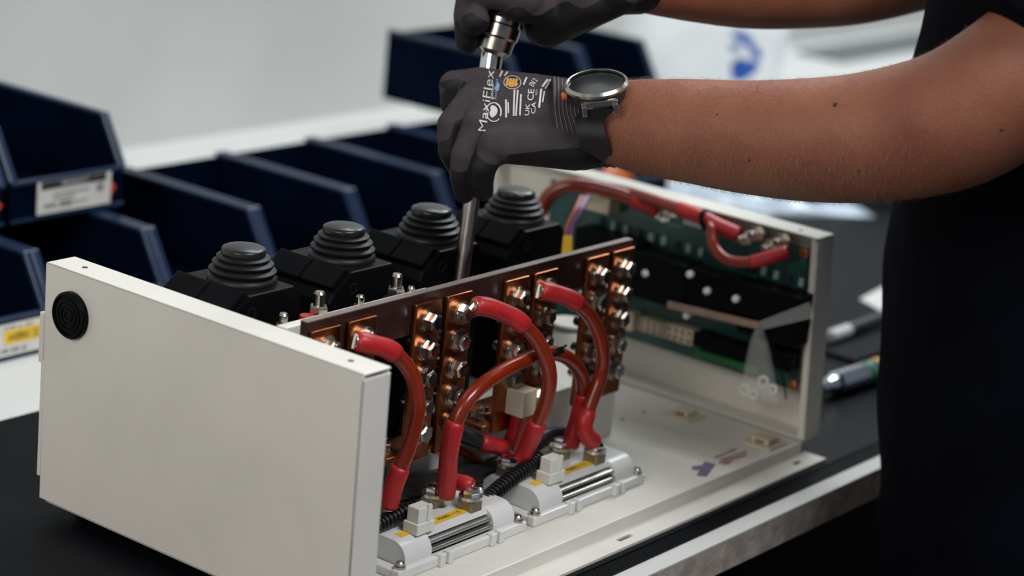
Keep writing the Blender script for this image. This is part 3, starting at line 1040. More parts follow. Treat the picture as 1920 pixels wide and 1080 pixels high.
# loom of thin wires and the yellow plug beside the last contactor
t = thing('wire_loom', 'loom of thin coloured wires beside the last contactor', 'wires', at(1066, 452, 0, 0.47))
for j, m_ in enumerate(('wire_orange', 'wire_violet', 'cable_red', 'wire_violet')):
    pts = [at(1062 + j * 2, 450, 0, 0.465), at(1064 + j * 3, 425, 0, 0.47), at(1078 + j * 4, 395, 0, 0.48), at(1090 + j * 5, 368, 0, 0.50)]
    obj('wire', MB().tube(spline(pts, 8), 0.0016, 8), m_, t, smooth=True)
p = at(1061, 460, 0, 0.462)
yp = obj('yellow_plug', MB().obox(p, (VR, VU, VN), (0.0048, 0.0075, 0.005)).obox(p - VU * 0.014, (VR, VU, VN), (0.0035, 0.008, 0.0035)), 'wire_yellow', bevel=0.0006)
tag(yp, 'small yellow plug beside the last contactor', 'plug')

# tan strap, tape and clear bag hanging in front of the board
xs_ = 0.527
a, b_ = at(1252, 571, 0, xs_), at(1425, 611, 0, xs_)
d = (b_ - a).normalized()
n_ = d.cross(X).normalized()
sp_ = obj('tan_strap', MB().obox((a + b_) / 2, (d, n_, X), ((b_ - a).length / 2, 0.0030, 0.0012)), 'strap_tan', bevel=0.0006)
tag(sp_, 'flat tan strap stretched across the relays of the circuit board', 'strap')
b2 = at(1522, 581, 0, 0.5300)
d2 = (b2 - b_).normalized()
n2 = d2.cross(X).normalized()
tp = MB()
rs = []
for i in range(9):
    q = b_.lerp(b2, i / 8)
    ww = 0.0035 + 0.003 * i / 8
    rs.append([q - n2 * ww, q + n2 * ww, q + n2 * ww + X * 0.0003, q - n2 * ww + X * 0.0003])
tp.rings(rs)
bag = thing('clear_bag', 'small clear plastic bag with white parts taped to the far panel', 'bag', at(1430, 752, 0, 0.53))
obj('tape', tp, 'clear_plastic', bag)


def pouch(mb, top, wt, bot, wb, th, ax, nrm):
    rs = []
    for i in range(11):
        s = i / 10
        c = top.lerp(bot, s)
        w_ = wt + (wb - wt) * s ** 0.7
        thk = th * math.sin(math.pi * min(1, 0.08 + s * 0.86)) + 0.0006
        ring = []
        for k in range(20):
            a_ = 2 * math.pi * k / 20
            ring.append(c + ax * w_ * math.cos(a_) + nrm * thk * math.sin(a_) * (1 + 0.25 * noise.noise(Vector((k * 0.9, i * 0.7, 1)))))
        rs.append(ring)
    mb.rings(rs)
    return mb


obj('film', pouch(MB(), at(1424, 616, 0, 0.528), 0.003, at(1424, 750, 0, 0.532), 0.019, 0.006, Y, X), 'clear_plastic', bag, smooth=True)
for (u, v, r_) in ((1398, 732, 0.0040), (1432, 716, 0.0042), (1450, 730, 0.0034), (1415, 740, 0.0035)):
    p = at(u, v, 0, 0.531)
    ring = [p + Y * r_ * math.cos(a_) + Z * r_ * math.sin(a_) for a_ in np.linspace(0, 2 * math.pi, 20)]
    obj('nylon_ring', MB().tube(ring, 0.0016, 8), 'nylon_white', bag, smooth=True)
obj('tie_tail', MB().tube(spline([at(1440, 625, 0, 0.529), at(1455, 665, 0, 0.528), at(1468, 710, 0, 0.530), at(1474, 748, 0, 0.532)]), 0.0007, 6), 'black_plastic', bag, smooth=True)

# ================================================================== STORAGE BINS
def make_bin():
    Wd, L, h, fh, sl = 0.1315, 0.205, 0.0815, 0.0365, 0.027
    root = thing('storage_bin', '', 'bin', (0, 0, 0), 'blue stacking bins')
    th = 0.0026
    hw = Wd / 2
    side = [(0.0, 0.0), (L, 0.0), (L, h), (sl, h), (0.0, fh)]
    b = MB()
    for s in (-1, 1):
        b.prism(side, (s * hw - (th if s > 0 else 0), 0, 0), Y, Z, X, th)
    b.box((-hw + th, L - th, 0), (hw - th, L, h - 0.004))
    b.box((-hw + th, 0, 0.0), (hw - th, L - th, th))
    b.box((-hw + th, 0, 0), (hw - th, th, fh))
    obj('shell', b, 'bin_blue', root, bevel=0.0006)
    for s in (-1, 1):
        r = MB()
        x = s * (hw - 0.0025)
        r.obox((x, (sl + L) / 2, h - 0.0015), (X, Y, Z), (0.0038, (L - sl) / 2, 0.0022))
        d_ = Vector((0, sl, h - fh)).normalized()
        r.obox((x, sl / 2, (h + fh) / 2), (X, d_, X.cross(d_)), (0.0042, Vector((0, sl, h - fh)).length / 2, 0.0026))
        obj('rim', r, 'bin_rim_lit', root, bevel=0.0012)
    lp = MB().box((-hw, -0.003, fh - 0.003), (hw, 0.004, fh + 0.0012)).box((-hw, -0.003, 0.0), (hw, 0.0, 0.0035))
    obj('front_lip', lp, 'bin_rim_lit', root, bevel=0.001)
    return root


protob = make_bin()
E0 = 0.245
PITCH = 0.1345
lower_labels = ['blue bin with a yellow and white label at the left edge, lower row',
                'lower row blue bin right under the bin with the printed paper label',
                'lower row blue bin behind the first ribbed cap contactor',
                'lower row blue bin behind the second ribbed cap contactor',
                'lower row blue bin behind the third ribbed cap contactor',
                'lower row blue bin partly hidden by the lower gloved hand',
                'lower row blue bin behind the far end of the contactors',
                'lower row blue bin beyond the far panel, under the arm',
                'last blue bin of the lower row, by the white bag']
bins = []
for k in range(9):
    o = protob if k == 0 else copy_tree(protob)
    o.location = (E0 - PITCH / 2 + PITCH * k, 0.561 if k < 8 else 0.655, TZ)
    o['label'] = lower_labels[k]
    bins.append(o)
up = [((0.139 + 0.2735) / 2, 0.655, 'upper blue bin cut off by the left picture edge'), ((0.2780 + 0.4125) / 2, 0.655, 'upper blue bin with a printed paper label and red arrow'),
      (1.077, 0.655, 'upper blue bin behind the screwdriver hand'), (1.2115, 0.655, 'upper blue bin beside the white bag with blue print')]
for x, y, lab in up:
    o = copy_tree(protob)
    o.location = (x, y, TZ + 0.0835)
    o['label'] = lab
    bins.append(o)
# labels
hb = bins[0]
x0 = bins[0].location.x
yl = obj('paper_label', MB().box((x0 - 0.058, 0.561 - 0.0034, TZ + 0.0045), (x0 + 0.060, 0.561 - 0.0026, TZ + 0.0325)), 'paper', hb)
obj('yellow_field', MB().box((x0 + 0.0175, 0.561 - 0.0038, TZ + 0.0150), (x0 + 0.058, 0.561 - 0.0033, TZ + 0.0270)), 'yellow_label', yl)
obj('lettering', text_mb('A40B061 2C', (x0 + 0.0215, 0.561 - 0.0040, TZ + 0.0175), X, Z, 0.0095, 0.034), 'ink', yl)
obj('lettering', text_mb('M8 x 30', (x0 + 0.018, 0.561 - 0.0038, TZ + 0.0278), X, Z, 0.004, 0.03), 'grey_ink', yl)
obj('lettering', text_mb('100 500 22', (x0 + 0.014, 0.561 - 0.0038, TZ + 0.0072), X, Z, 0.006, 0.028), 'ink', yl)
hb = bins[10]
x0 = hb.location.x
zz = hb.location.z
yy = 0.655
pl = obj('paper_label', MB().box((x0 - 0.038, yy - 0.0036, zz + 0.0050), (x0 + 0.048, yy - 0.0030, zz + 0.0345)), 'paper', hb)
obj('header_band', MB().box((x0 - 0.034, yy - 0.0040, zz + 0.0275), (x0 + 0.042, yy - 0.0035, zz + 0.0345)), 'ink', pl)
obj('lettering', text_mb('PRODUCT', (x0 - 0.010, yy - 0.0042, zz + 0.0285), X, Z, 0.0065, 0.030), 'paper', pl)
obj('code_block', MB().box((x0 + 0.031, yy - 0.0040, zz + 0.0180), (x0 + 0.039, yy - 0.0035, zz + 0.0255)), 'grey_ink', pl)
for (a_, b_, z_, hh) in ((-0.020, 0.022, 0.0215, 0.0016), (-0.020, 0.005, 0.0175, 0.0014), (-0.012, 0.002, 0.0100, 0.0050), (-0.030, -0.016, 0.0110, 0.0030), (0.004, 0.020, 0.0120, 0.0012)):
    obj('print_line', MB().box((x0 + a_, yy - 0.0040, zz + z_), (x0 + b_, yy - 0.0035, zz + z_ + hh)), 'grey_ink', pl)
ar = MB().prism([(0, 0), (0.006, 0.007), (0, 0.014)], (x0 + 0.0485, yy - 0.0034, zz + 0.012), X, Z, Y, 0.0006)
obj('red_arrow', ar, 'red_ink', hb)
hb = bins[9]
x0 = hb.location.x
pl = obj('paper_label', MB().box((x0 - 0.048, yy - 0.0036, zz + 0.0050), (x0 + 0.054, yy - 0.0030, zz + 0.0260)), 'paper', hb)
obj('red_arrow', MB().prism([(0, 0), (0.008, 0.008), (0, 0.014)], (x0 + 0.0540, yy - 0.0038, zz + 0.012), X, Z, Y, 0.0006), 'red_ink', hb)

# ================================================================== BACKGROUND ITEMS
# white bag with blue print leaning by the bins
bgx, bgy = 1.66, 0.835
wb = thing('white_bag', 'white plastic bag with a blue print behind the arm', 'bag', (bgx, bgy, TZ))
rs = []
for i in range(25):
    s = i / 24
    z = TZ + 0.34 * s
    hw_ = 0.115 * (1 - 0.08 * s)
    th_ = 0.055 * math.sin(math.pi * min(1, 0.16 + 0.80 * s)) + 0.004
    ring = []
    for k in range(48):
        a_ = 2 * math.pi * k / 48
        cx_, cy_ = math.cos(a_), math.sin(a_)
        wr = 1 + 0.30 * noise.noise(Vector((k * 0.5, s * 4, 2.0))) * (1 if cy_ < 0 else 0.5)
        dx = math.copysign(abs(cx_) ** 0.6, cx_) * hw_
        dy = math.copysign(abs(cy_) ** 0.8, cy_) * th_ * wr
        ring.append(Vector((bgx, bgy, z)) + Vector(R[0]) * dx * 1.0 + Vector((0.57, 0.77, 0)) * dy)
    rs.append(ring)
bagmb = MB().rings(rs)
obj('film', bagmb, 'bag_white', wb, smooth=True)
bag_bvh = BVHTree.FromPolygons(bagmb.v, bagmb.f)


def project(mb2d, bvh, off, maxd=6.0):
    """lay pixel-space outline points on the surface they fall on; None if missed"""
    out = []
    for (u, v) in mb2d:
        d = Vector(R.T @ np.array([(u - 960) / F, (v - 540) / F, 1.0])).normalized()
        h = bvh.ray_cast(Vector(CAM), d, maxd)
        if h[0] is None:
            out.append(None)
        else:
            nn = h[1] if h[1].dot(d) < 0 else -h[1]
            out.append(h[0] + nn * off)
    return out


def patch(px, faces, bvh, off, mb=None):
    P = project(px, bvh, off)
    mb = mb or MB()
    idx = {}
    n0 = len(mb.v)
    for i, p in enumerate(P):
        if p is not None:
            idx[i] = n0 + len(idx)
            mb.v.append(p)
    for f in faces:
        if all(i in idx for i in f):
            mb.f.append(tuple(idx[i] for i in f))
    return mb


def blob_px(pts, mb, bvh, off, sub=6):
    """polygon fan with subdivisions laid on a surface"""
    c = (sum(p[0] for p in pts) / len(pts), sum(p[1] for p in pts) / len(pts))
    px, fs = [], []
    n = len(pts)
    for r_ in range(1, sub + 1):
        for p in pts:
            px.append((c[0] + (p[0] - c[0]) * r_ / sub, c[1] + (p[1] - c[1]) * r_ / sub))
    px.append(c)
    ci = len(px) - 1
    for i in range(n):
        fs.append((ci, i, (i + 1) % n))
    for r_ in range(sub - 1):
        for i in range(n):
            j = (i + 1) % n
            fs.append((r_ * n + i, (r_ + 1) * n + i, (r_ + 1) * n + j, r_ * n + j))
    return patch(px, fs, bvh, off, mb)


for pts in ([(1372, 150), (1370, 118), (1390, 108), (1414, 112), (1424, 124), (1410, 140), (1392, 152)],
            [(1372, 96), (1366, 84), (1384, 82), (1390, 92)],
            [(1366, 62), (1388, 58), (1412, 72), (1428, 98), (1424, 116), (1412, 104), (1398, 82), (1380, 72)]):
    obj('blue_print', blob_px(pts, MB(), bag_bvh, 0.0015), 'blue_ink', wb, smooth=True)

# crumpled grey film and dark sheet on the bench beyond the panel
gm = MB()
c = Vector((1.270, 0.515, TZ))
rs = []
for i in range(21):
    row = []
    for j in range(15):
        s, t_ = i / 20 - 0.5, j / 14 - 0.5
        e_ = max(0.0, 1 - (2 * abs(s)) ** 4) * max(0.0, 1 - (2 * abs(t_)) ** 4)
        z = TZ + 0.002 + e_ * 0.018 * (0.6 + 0.9 * noise.noise(Vector((s * 6, t_ * 5, 0.3))))
        row.append(Vector((c.x, c.y, 0)) + Vector((0.79, -0.61, 0)) * s * 0.30 + Vector((0.61, 0.79, 0)) * t_ * 0.13 + Z * z)
    rs.append(row)
vs_, fs_ = [p for r_ in rs for p in r_], []
for i in range(20):
    for j in range(14):
        fs_.append((i * 15 + j, (i + 1) * 15 + j, (i + 1) * 15 + j + 1, i * 15 + j + 1))
gm.add(vs_, fs_)
go = obj('plastic_film', gm, 'film_grey', smooth=True)
md = go.modifiers.new('thick', 'SOLIDIFY')
md.thickness = 0.0012
tag(go, 'crumpled grey-blue plastic film lying on the bench behind the far panel', 'film')
c = at(1392, 383, 2, TZ) + Vector((0.06, -0.05, 0))
dk = tag(obj('dark_wedge', MB().prism([(-0.05, 0), (0.045, 0), (0.012, 0.030), (-0.004, 0.032)], (c.x, c.y, TZ), Vector((0.79, -0.61, 0)), Z, Vector((0.61, 0.79, 0)), 0.06), 'dark_case', bevel=0.002),
         'dark plastic wedge beside the grey film behind the far panel', 'wedge')
c = Vector((1.125, 0.607, 0.008))
og = tag(obj('orange_rag', pouch(MB(), c + Vector((-0.035, 0.005, 0.0)), 0.014, c + Vector((0.035, -0.008, 0.003)), 0.018, 0.018, Vector((0.3, 0.95, 0)).normalized(), Z), 'wire_orange', smooth=True),
         'orange rag lying in a blue bin just above the far panel edge', 'rag')
c = at(1668, 380, 2, TZ)
dc = tag(obj('tool_case', MB().box((c.x - 0.02, c.y - 0.03, TZ), (c.x + 0.16, c.y + 0.06, TZ + 0.03)).box((c.x + 0.06, c.y - 0.032, TZ + 0.01), (c.x + 0.10, c.y - 0.03, TZ + 0.02)), 'dark_case', bevel=0.006),
         'dark case on the bench right in front of the dark shirt', 'case')

# tools on the mat between far panel and shirt
a_, b_ = at(1556, 722, 2, MZ + 0.011), at(1665, 686, 2, MZ + 0.011)
tl_ = thing('chrome_tool', 'shiny chrome tube tool with coloured bands on the mat', 'tool', ((a_ + b_) / 2 - Z * 0.011))
d = (b_ - a_).normalized()
LL = (b_ - a_).length
obj('tube', MB().lathe(a_, d, [(0.0065, -0.004), (0.0080, 0.0), (0.0080, 0.006), (0.0105, 0.009), (0.0105, LL + 0.08), (0.009, LL + 0.083)], 32), 'chrome', tl_, auto=30)
obj('tip', MB().lathe(a_ - d * 0.020, d, [(0.0030, 0), (0.0058, 0.003), (0.0058, 0.017)], 20), 'chrome', tl_, auto=30)
for s, m_ in ((0.55, 'tape_green'), (0.74, 'wire_yellow')):
    obj('band', MB().lathe(a_ + d * LL * s, d, [(0.0109, 0), (0.0109, 0.008)], 32), m_, tl_, auto=30)
a_, b_ = at(1556, 632, 2, MZ + 0.006), at(1590, 619, 2, MZ + 0.006)
d = (b_ - a_).normalized()
LL = (b_ - a_).length
pn = thing('marker_pen', 'black marker pen with a white cap on the mat by the far panel', 'pen', (a_ + b_) / 2 - Z * 0.006)
obj('cap', MB().lathe(a_, d, [(0.0045, 0), (0.0062, 0.002), (0.0062, LL)], 24), 'laminate', pn, auto=30)
obj('barrel', MB().lathe(a_ + d * LL, d, [(0.0058, 0), (0.0060, 0.13), (0.004, 0.133)], 24), 'dark_case', pn, auto=30)
sq = [at(u, v, 2, MZ) for u, v in ((1612, 563), (1672, 596), (1800, 560), (1720, 505))]
ps = tag(obj('paper_sheet', MB().rings([sq, [q + Z * 0.0015 for q in sq]]), 'laminate'),
         'white sheet corner on the dark mat beside the shirt', 'paper')
c = at(1612, 626, 2, MZ)
d1 = (at(1665, 606, 2, MZ) - at(1560, 640, 2, MZ)).normalized()
d2 = Z.cross(d1)
bx_ = tag(obj('steel_ruler', MB().obox(c + d1 * 0.05 + d2 * 0.012 + Z * 0.0012, (d1, d2, Z), (0.075, 0.010, 0.0012)), 'slat_metal'),
          'grey steel ruler lying beside the pen on the mat', 'ruler')
tr_ = tag(obj('parts_tray', MB().obox(c + d1 * 0.05 - d2 * 0.035 + Z * 0.002, (d1, d2, Z), (0.14, 0.020, 0.002)).obox(c + d1 * 0.05 - d2 * 0.054 + Z * 0.004, (d1, d2, Z), (0.14, 0.002, 0.004)), 'rubber_mat', bevel=0.001),
          'thin dark tray between the chrome tool and the pen', 'tray')

# things under the bench
cb = thing('cardboard_box', 'brown cardboard box on the shelf under the bench', 'box', (0.62, 0.28, -0.45))
p = at(1300, 1075, 1, 0.12)
obj('carton', MB().box((0.30, 0.14, -0.45), (0.62, 0.44, -0.19)), 'cardboard', cb, bevel=0.003)
obj('flap', MB().box((0.30, 0.14, -0.19), (0.62, 0.285, -0.187)), 'cardboard', cb)
obj('flap', MB().box((0.30, 0.295, -0.19), (0.62, 0.44, -0.187)), 'cardboard', cb)
o = copy_tree(protob)
o.location = (0.83, 0.15, -0.45)
o['label'] = 'blue bin with a pale label in the dark under the bench'
obj('paper_label', MB().box((0.79, 0.146, -0.44), (0.88, 0.1475, -0.42)), 'paper', o)
o2 = copy_tree(protob)
o2.location = (0.99, 0.15, -0.45)
o2['label'] = 'dark blue bin under the bench nearest the worker'

# ================================================================== SCREWDRIVER
A0 = Vector((0.2440, 0.1300, 0.062))
A1 = dp(922, 108, 1.630)
sdv = thing('screwdriver', 'long steel shaft nut driver held upright between both gloved hands', 'screwdriver', A0)
d = (A1 - A0).normalized()
La = (A1 - A0).length
obj('shaft', MB().lathe(A0, d, [(0.0056, 0), (0.0056, 0.02), (0.0058, 0.021), (0.0058, La + 0.01)], 24), 'shaft_steel', sdv, auto=30)
obj('socket_tip', MB().lathe(A0 - d * 0.002, d, [(0.0075, 0), (0.0075, 0.022), (0.0058, 0.026)], 24), 'shaft_steel', sdv, auto=30)
obj('bit_holder', MB().lathe(A1 - d * 0.012, d, [(0.0066, 0), (0.0078, 0.002), (0.0078, 0.016)], 20), 'chrome', sdv, auto=30)
HD = (d + VR * 0.16 + VU * 0.05).normalized()
obj('chuck', MB().lathe(A1 + d * 0.002, HD, [(0.0090, 0), (0.0128, 0.003), (0.0135, 0.012), (0.0150, 0.0135), (0.0150, 0.022), (0.0135, 0.0235), (0.0135, 0.028)], 32), 'steel', sdv, auto=30)
obj('handle', MB().lathe(A1 + HD * 0.029, HD, [(0.0135, 0), (0.0165, 0.004), (0.0165, 0.10), (0.013, 0.108), (0.004, 0.112)], 32), 'dark_case', sdv, auto=40)

# ================================================================== PERSON
person = thing('person', 'person in a dark navy t-shirt and grey work gloves turning a driver', 'person', (0.62, -0.27, -0.9))


def frame(pts, i):
    t = (pts[min(i + 1, len(pts) - 1)] - pts[max(i - 1, 0)]).normalized()
    n = (VN - t * VN.dot(t)).normalized()
    return t, n, t.cross(n)


def loft(mb, secs, n=28, sub=6):
    """secs: (centre, half height across the picture, half depth)"""
    C = [Vector(s[0]) for s in secs]
    out, rr = [], []
    P = [2 * C[0] - C[1]] + C + [2 * C[-1] - C[-2]]
    ra = [secs[0]] + list(secs) + [secs[-1]]
    for i in range(1, len(P) - 2):
        for k in range(sub):
            t = k / sub

            def cr(a, b, c_, d_):
                return 0.5 * (2 * b + (c_ - a) * t + (2 * a - 5 * b + 4 * c_ - d_) * t * t + (3 * b - a - 3 * c_ + d_) * t ** 3)
            out.append(cr(P[i - 1], P[i], P[i + 1], P[i + 2]))
            rr.append((cr(ra[i - 1][1], ra[i][1], ra[i + 1][1], ra[i + 2][1]), cr(ra[i - 1][2], ra[i][2], ra[i + 1][2], ra[i + 2][2])))
    out.append(C[-1])
    rr.append((secs[-1][1], secs[-1][2]))
    rings = []
    for i, p in enumerate(out):
        t, nn, bb = frame(out, i)
        rings.append([p + bb * math.cos(2 * math.pi * k / n) * rr[i][0] + nn * math.sin(2 * math.pi * k / n) * rr[i][1] for k in range(n)])
    return mb.rings(rings)


# near (left) arm
ARM = [(dp(1085, 222, 1.568), 0.0275, 0.024), (dp(1130, 225, 1.563), 0.0285, 0.025), (dp(1200, 236, 1.550), 0.0328, 0.028), (dp(1300, 246, 1.530), 0.0360, 0.033),
       (dp(1400, 257, 1.512), 0.0385, 0.037), (dp(1500, 262, 1.494), 0.0410, 0.040), (dp(1600, 260, 1.476), 0.0428, 0.041), (dp(1700, 246, 1.458), 0.0445, 0.043),
       (dp(1790, 222, 1.440), 0.0458, 0.045), (dp(1870, 178, 1.425), 0.0462, 0.046), (dp(1960, 115, 1.41), 0.0470, 0.047), (dp(2120, 0, 1.395), 0.050, 0.050), (dp(2290, -165, 1.385), 0.046, 0.046)]
# far (right) arm
ARM2 = [(dp(1172, -46, 1.627), 0.0235, 0.022), (dp(1210, -44, 1.632), 0.0270, 0.025), (dp(1300, -42, 1.65), 0.033, 0.030), (dp(1400, -42, 1.68), 0.0385, 0.036), (dp(1500, -46, 1.71), 0.041, 0.038),
        (dp(1600, -56, 1.75), 0.043, 0.040), (dp(1700, -78, 1.79), 0.044, 0.042), (dp(1830, -120, 1.83), 0.046, 0.044), (dp(1980, -230, 1.86), 0.044, 0.042)]
TC = Vector((0.581, -0.219, 0))       # torso axis
FD = Vector((-0.61, 0.785, 0))       # facing
LT = Vector((-0.785, -0.61, 0))      # person's left
core = MB()
loft(core, ARM)
loft(core, ARM2)
arm_bvh_mb = loft(MB(), ARM, 40)


def torso_ring(z, front, back, half, shift=0.0, n=40, e=0.85):
    c = TC + Z * z + FD * shift
    r = []
    for k in range(n):
        a = 2 * math.pi * k / n
        ca, sa = math.cos(a), math.sin(a)
        f_ = (front if ca > 0 else back) * math.copysign(abs(ca) ** e, ca)
        r.append(c + FD * f_ + LT * half * math.copysign(abs(sa) ** e, sa))
    return r


inner = [torso_ring(-0.60, 0.10, 0.10, 0.14), torso_ring(-0.2, 0.09, 0.10, 0.15), torso_ring(0.1, 0.09, 0.10, 0.15), torso_ring(0.35, 0.08, 0.10, 0.16), torso_ring(0.50, 0.06, 0.08, 0.15),
         torso_ring(0.56, 0.05, 0.06, 0.06), torso_ring(0.66, 0.05, 0.06, 0.055)]
core.rings(inner)
# head (above the frame)
hc = TC + Z * 0.76 + FD * 0.05
rs = []
for i in range(13):
    a = math.pi * i / 12
    zz_ = -math.cos(a)
    rr_ = math.sin(a)
    rs.append([hc + Z * zz_ * 0.118 + FD * math.cos(b) * (0.096 * rr_ + (0.012 if -0.4 < zz_ < 0.1 and abs(math.sin(b)) < 0.2 and math.cos(b) > 0 else 0)) + LT * math.sin(b) * 0.076 * rr_ + Z * 0
               for b in np.linspace(0, 2 * math.pi, 28, endpoint=False)] if 0 < i < 12 else [hc + Z * zz_ * 0.118 + Vector((math.cos(b), math.sin(b), 0)) * 0.001 for b in np.linspace(0, 2 * math.pi, 28, endpoint=False)])
core.rings(rs)
body = remesh(core, 0.0042, 5)
obj('body', body, 'skin', person, smooth=True, label='bare forearms of the worker')
# hair cap
hr = MB()
rs = []
for i in range(7):
    a = math.pi / 2 * i / 6
    rs.append([hc + Z * (0.02 + 0.106 * math.sin(a)) - FD * 0.012 + (FD * math.cos(b) * 0.098 + LT * math.sin(b) * 0.083) * max(0.01, math.cos(a)) for b in np.linspace(0, 2 * math.pi, 28, endpoint=False)])
obj('hair', hr.rings(rs), 'cap_black', person, smooth=True)

# t-shirt: torso and two sleeves
sh = MB()
ts = []
for (z, f_, b_, h_, s_) in ((-0.40, 0.110, 0.13, 0.160, 0.0), (-0.25, 0.120, 0.13, 0.160, 0.0), (-0.12, 0.130, 0.13, 0.160, 0.0), (0.0, 0.141, 0.13, 0.160, 0.0), (0.06, 0.151, 0.13, 0.160, 0.0),
                            (0.12, 0.159, 0.13, 0.162, 0.0), (0.20, 0.164, 0.13, 0.168, 0.0), (0.30, 0.165, 0.13, 0.175, 0.0), (0.40, 0.158, 0.13, 0.185, 0.0), (0.48, 0.12, 0.11, 0.175, 0.0), (0.545, 0.07, 0.08, 0.09, 0.0), (0.56, 0.055, 0.065, 0.062, 0.01)):
    ts.append(torso_ring(z, f_, b_, h_, s_))
sh.rings(ts)
SL = [(dp(1905, 66, 1.412), 0.063, 0.062), (dp(1960, 10, 1.41), 0.064, 0.064), (dp(2120, -60, 1.395), 0.068, 0.068), (dp(2330, -190, 1.385), 0.076, 0.076)]
loft(sh, SL)
loft(sh, [(dp(1830, -150, 1.83), 0.066, 0.064), (dp(2000, -230, 1.86), 0.075, 0.07)])
sh = remesh(sh, 0.006, 4)
for p in sh.v:
    q = p - TC
    p += (FD * 0.004 * noise.noise(Vector((p.x * 9, p.y * 9, p.z * 14))))
obj('t_shirt', sh, 'shirt_navy', person, smooth=True)
tr_ = MB()
tr_.rings([torso_ring(-0.9, 0.11, 0.11, 0.15), torso_ring(-0.6, 0.12, 0.12, 0.165), torso_ring(-0.38, 0.125, 0.125, 0.172)])
obj('trousers', tr_, 'shirt_navy', person, smooth=True)

# moles and fine hair on the near arm
arm_bvh = BVHTree.FromPolygons(body.v, body.f)


def hit(u, v):
    d_ = Vector(R.T @ np.array([(u - 960) / F, (v - 540) / F, 1.0])).normalized()
    h = arm_bvh.ray_cast(Vector(CAM), d_, 4.0)
    return h


for (u, v, r_) in ((1566, 196, 0.0018), (1878, 243, 0.0012), (1610, 320, 0.0009), (1405, 300, 0.0009), (1345, 214, 0.0006)):
    h = hit(u, v)
    if h[0]:
        obj('mole', MB().lathe(h[0] - h[1] * 0.0004, h[1], [(r_, 0), (r_ * 0.8, 0.0008), (r_ * 0.3, 0.0011)], 12), 'mole', person, smooth=True)
hairs = MB()
fx_ = [(Vector(f[0]), f) for f in [0] if False]
axis_pts = [Vector(s[0]) for s in ARM]
rnd = random.Random(3)
cnt = 0
poly = [f for f in body.f]
cent = []
for f in body.f:
    c_ = sum((body.v[i] for i in f), Vector()) / len(f)
    u, v = pix(c_)
    if 1150 < u < 1860 and 0 < v < 420:
        cent.append((c_, f))
for c_, f in cent:
    for _ in range(3):
        u, v = pix(c_)
        if rnd.random() > float(np.interp(u, [1150, 1500, 1700, 1860], [1.0, 0.9, 0.35, 0.05])):
            continue
        vv = [body.v[i] for i in f]
        nn = (vv[1] - vv[0]).cross(vv[2] - vv[0]).normalized()
        near = min(range(len(axis_pts)), key=lambda i: (axis_pts[i] - c_).length)
        if (c_ - axis_pts[near]).dot(nn) < 0:
            nn = -nn
        p0 = c_ + (vv[0] - c_) * rnd.uniform(-1, 1) + (vv[1] - c_) * rnd.uniform(-1, 1)
        tdir = (Vector((0, 0, -1)) * rnd.uniform(0.2, 1.0) + VR * rnd.uniform(-0.2, 0.7)).normalized()
        tdir = (tdir - nn * tdir.dot(nn)).normalized()
        Lh = rnd.uniform(0.004, 0.009)
        p1 = p0 + (tdir * 0.75 + nn * 0.42) * Lh * 0.5
        p2 = p1 + (tdir * 0.92 + nn * 0.15) * Lh * 0.5
        sd2 = tdir.cross(nn) * 0.000055
        hairs.add([p0 - sd2, p0 + sd2, p1 + sd2, p1 - sd2, p2], [(0, 1, 2, 3), (3, 2, 4)])
obj('arm_hair', hairs, 'hair_light', person, kind='stuff')

# ---------------------------------------------------------------- near glove (left hand, pinching the shaft)
g = MB()


def cap(a, b, r0, r1):
    g.capsule(dp(*a), dp(*b), r0, r1)


WR = [(1095, 192, 1.580), (1095, 225, 1.566), (1095, 268, 1.560)]
MCP = [(897, 158, 1.605), (884, 192, 1.580), (897, 236, 1.560), (928, 272, 1.547)]
# back of the hand
for (wv, m_, r0, r1) in ((WR[0], MCP[0], 0.0160, 0.0125), (WR[1], MCP[1], 0.0205, 0.0125), (WR[1], MCP[2], 0.021, 0.0120), (WR[2], MCP[3], 0.0195, 0.0125)):
    cap(wv, m_, r0, r1)
cap((1000, 190, 1.585), (900, 185, 1.590), 0.0200, 0.015)
cap((1000, 230, 1.570), (905, 225, 1.572), 0.0205, 0.015)
cap((1080, 275, 1.556), (955, 272, 1.552), 0.0170, 0.0130)
# index
cap((897, 158, 1.605), (851, 160, 1.600), 0.0122, 0.0108)
cap((851, 160, 1.600), (850, 196, 1.604), 0.0108, 0.0095)
cap((850, 196, 1.604), (874, 222, 1.612), 0.0095, 0.0082)
# middle
cap((884, 192, 1.580), (846, 234, 1.572), 0.0118, 0.0102)
cap((846, 234, 1.572), (846, 284, 1.574), 0.0102, 0.0094)
cap((846, 284, 1.574), (862, 318, 1.582), 0.0094, 0.0080)
# ring
cap((897, 236, 1.560), (871, 290, 1.556), 0.0112, 0.0096)
cap((871, 290, 1.556), (866, 330, 1.562), 0.0096, 0.0090)
cap((866, 330, 1.562), (870, 362, 1.568), 0.0090, 0.0076)
# little
cap((928, 272, 1.547), (907, 312, 1.548), 0.0112, 0.0092)
cap((907, 312, 1.548), (903, 340, 1.556), 0.0092, 0.0084)
cap((903, 340, 1.556), (906, 358, 1.562), 0.0084, 0.0074)
# thumb on the far side
cap((1060, 240, 1.590), (975, 262, 1.612), 0.0150, 0.0130)
cap((975, 262, 1.612), (920, 290, 1.622), 0.0125, 0.0105)
cap((920, 290, 1.622), (892, 318, 1.618), 0.0105, 0.0085)
hand = remesh(g, 0.0012, 6)


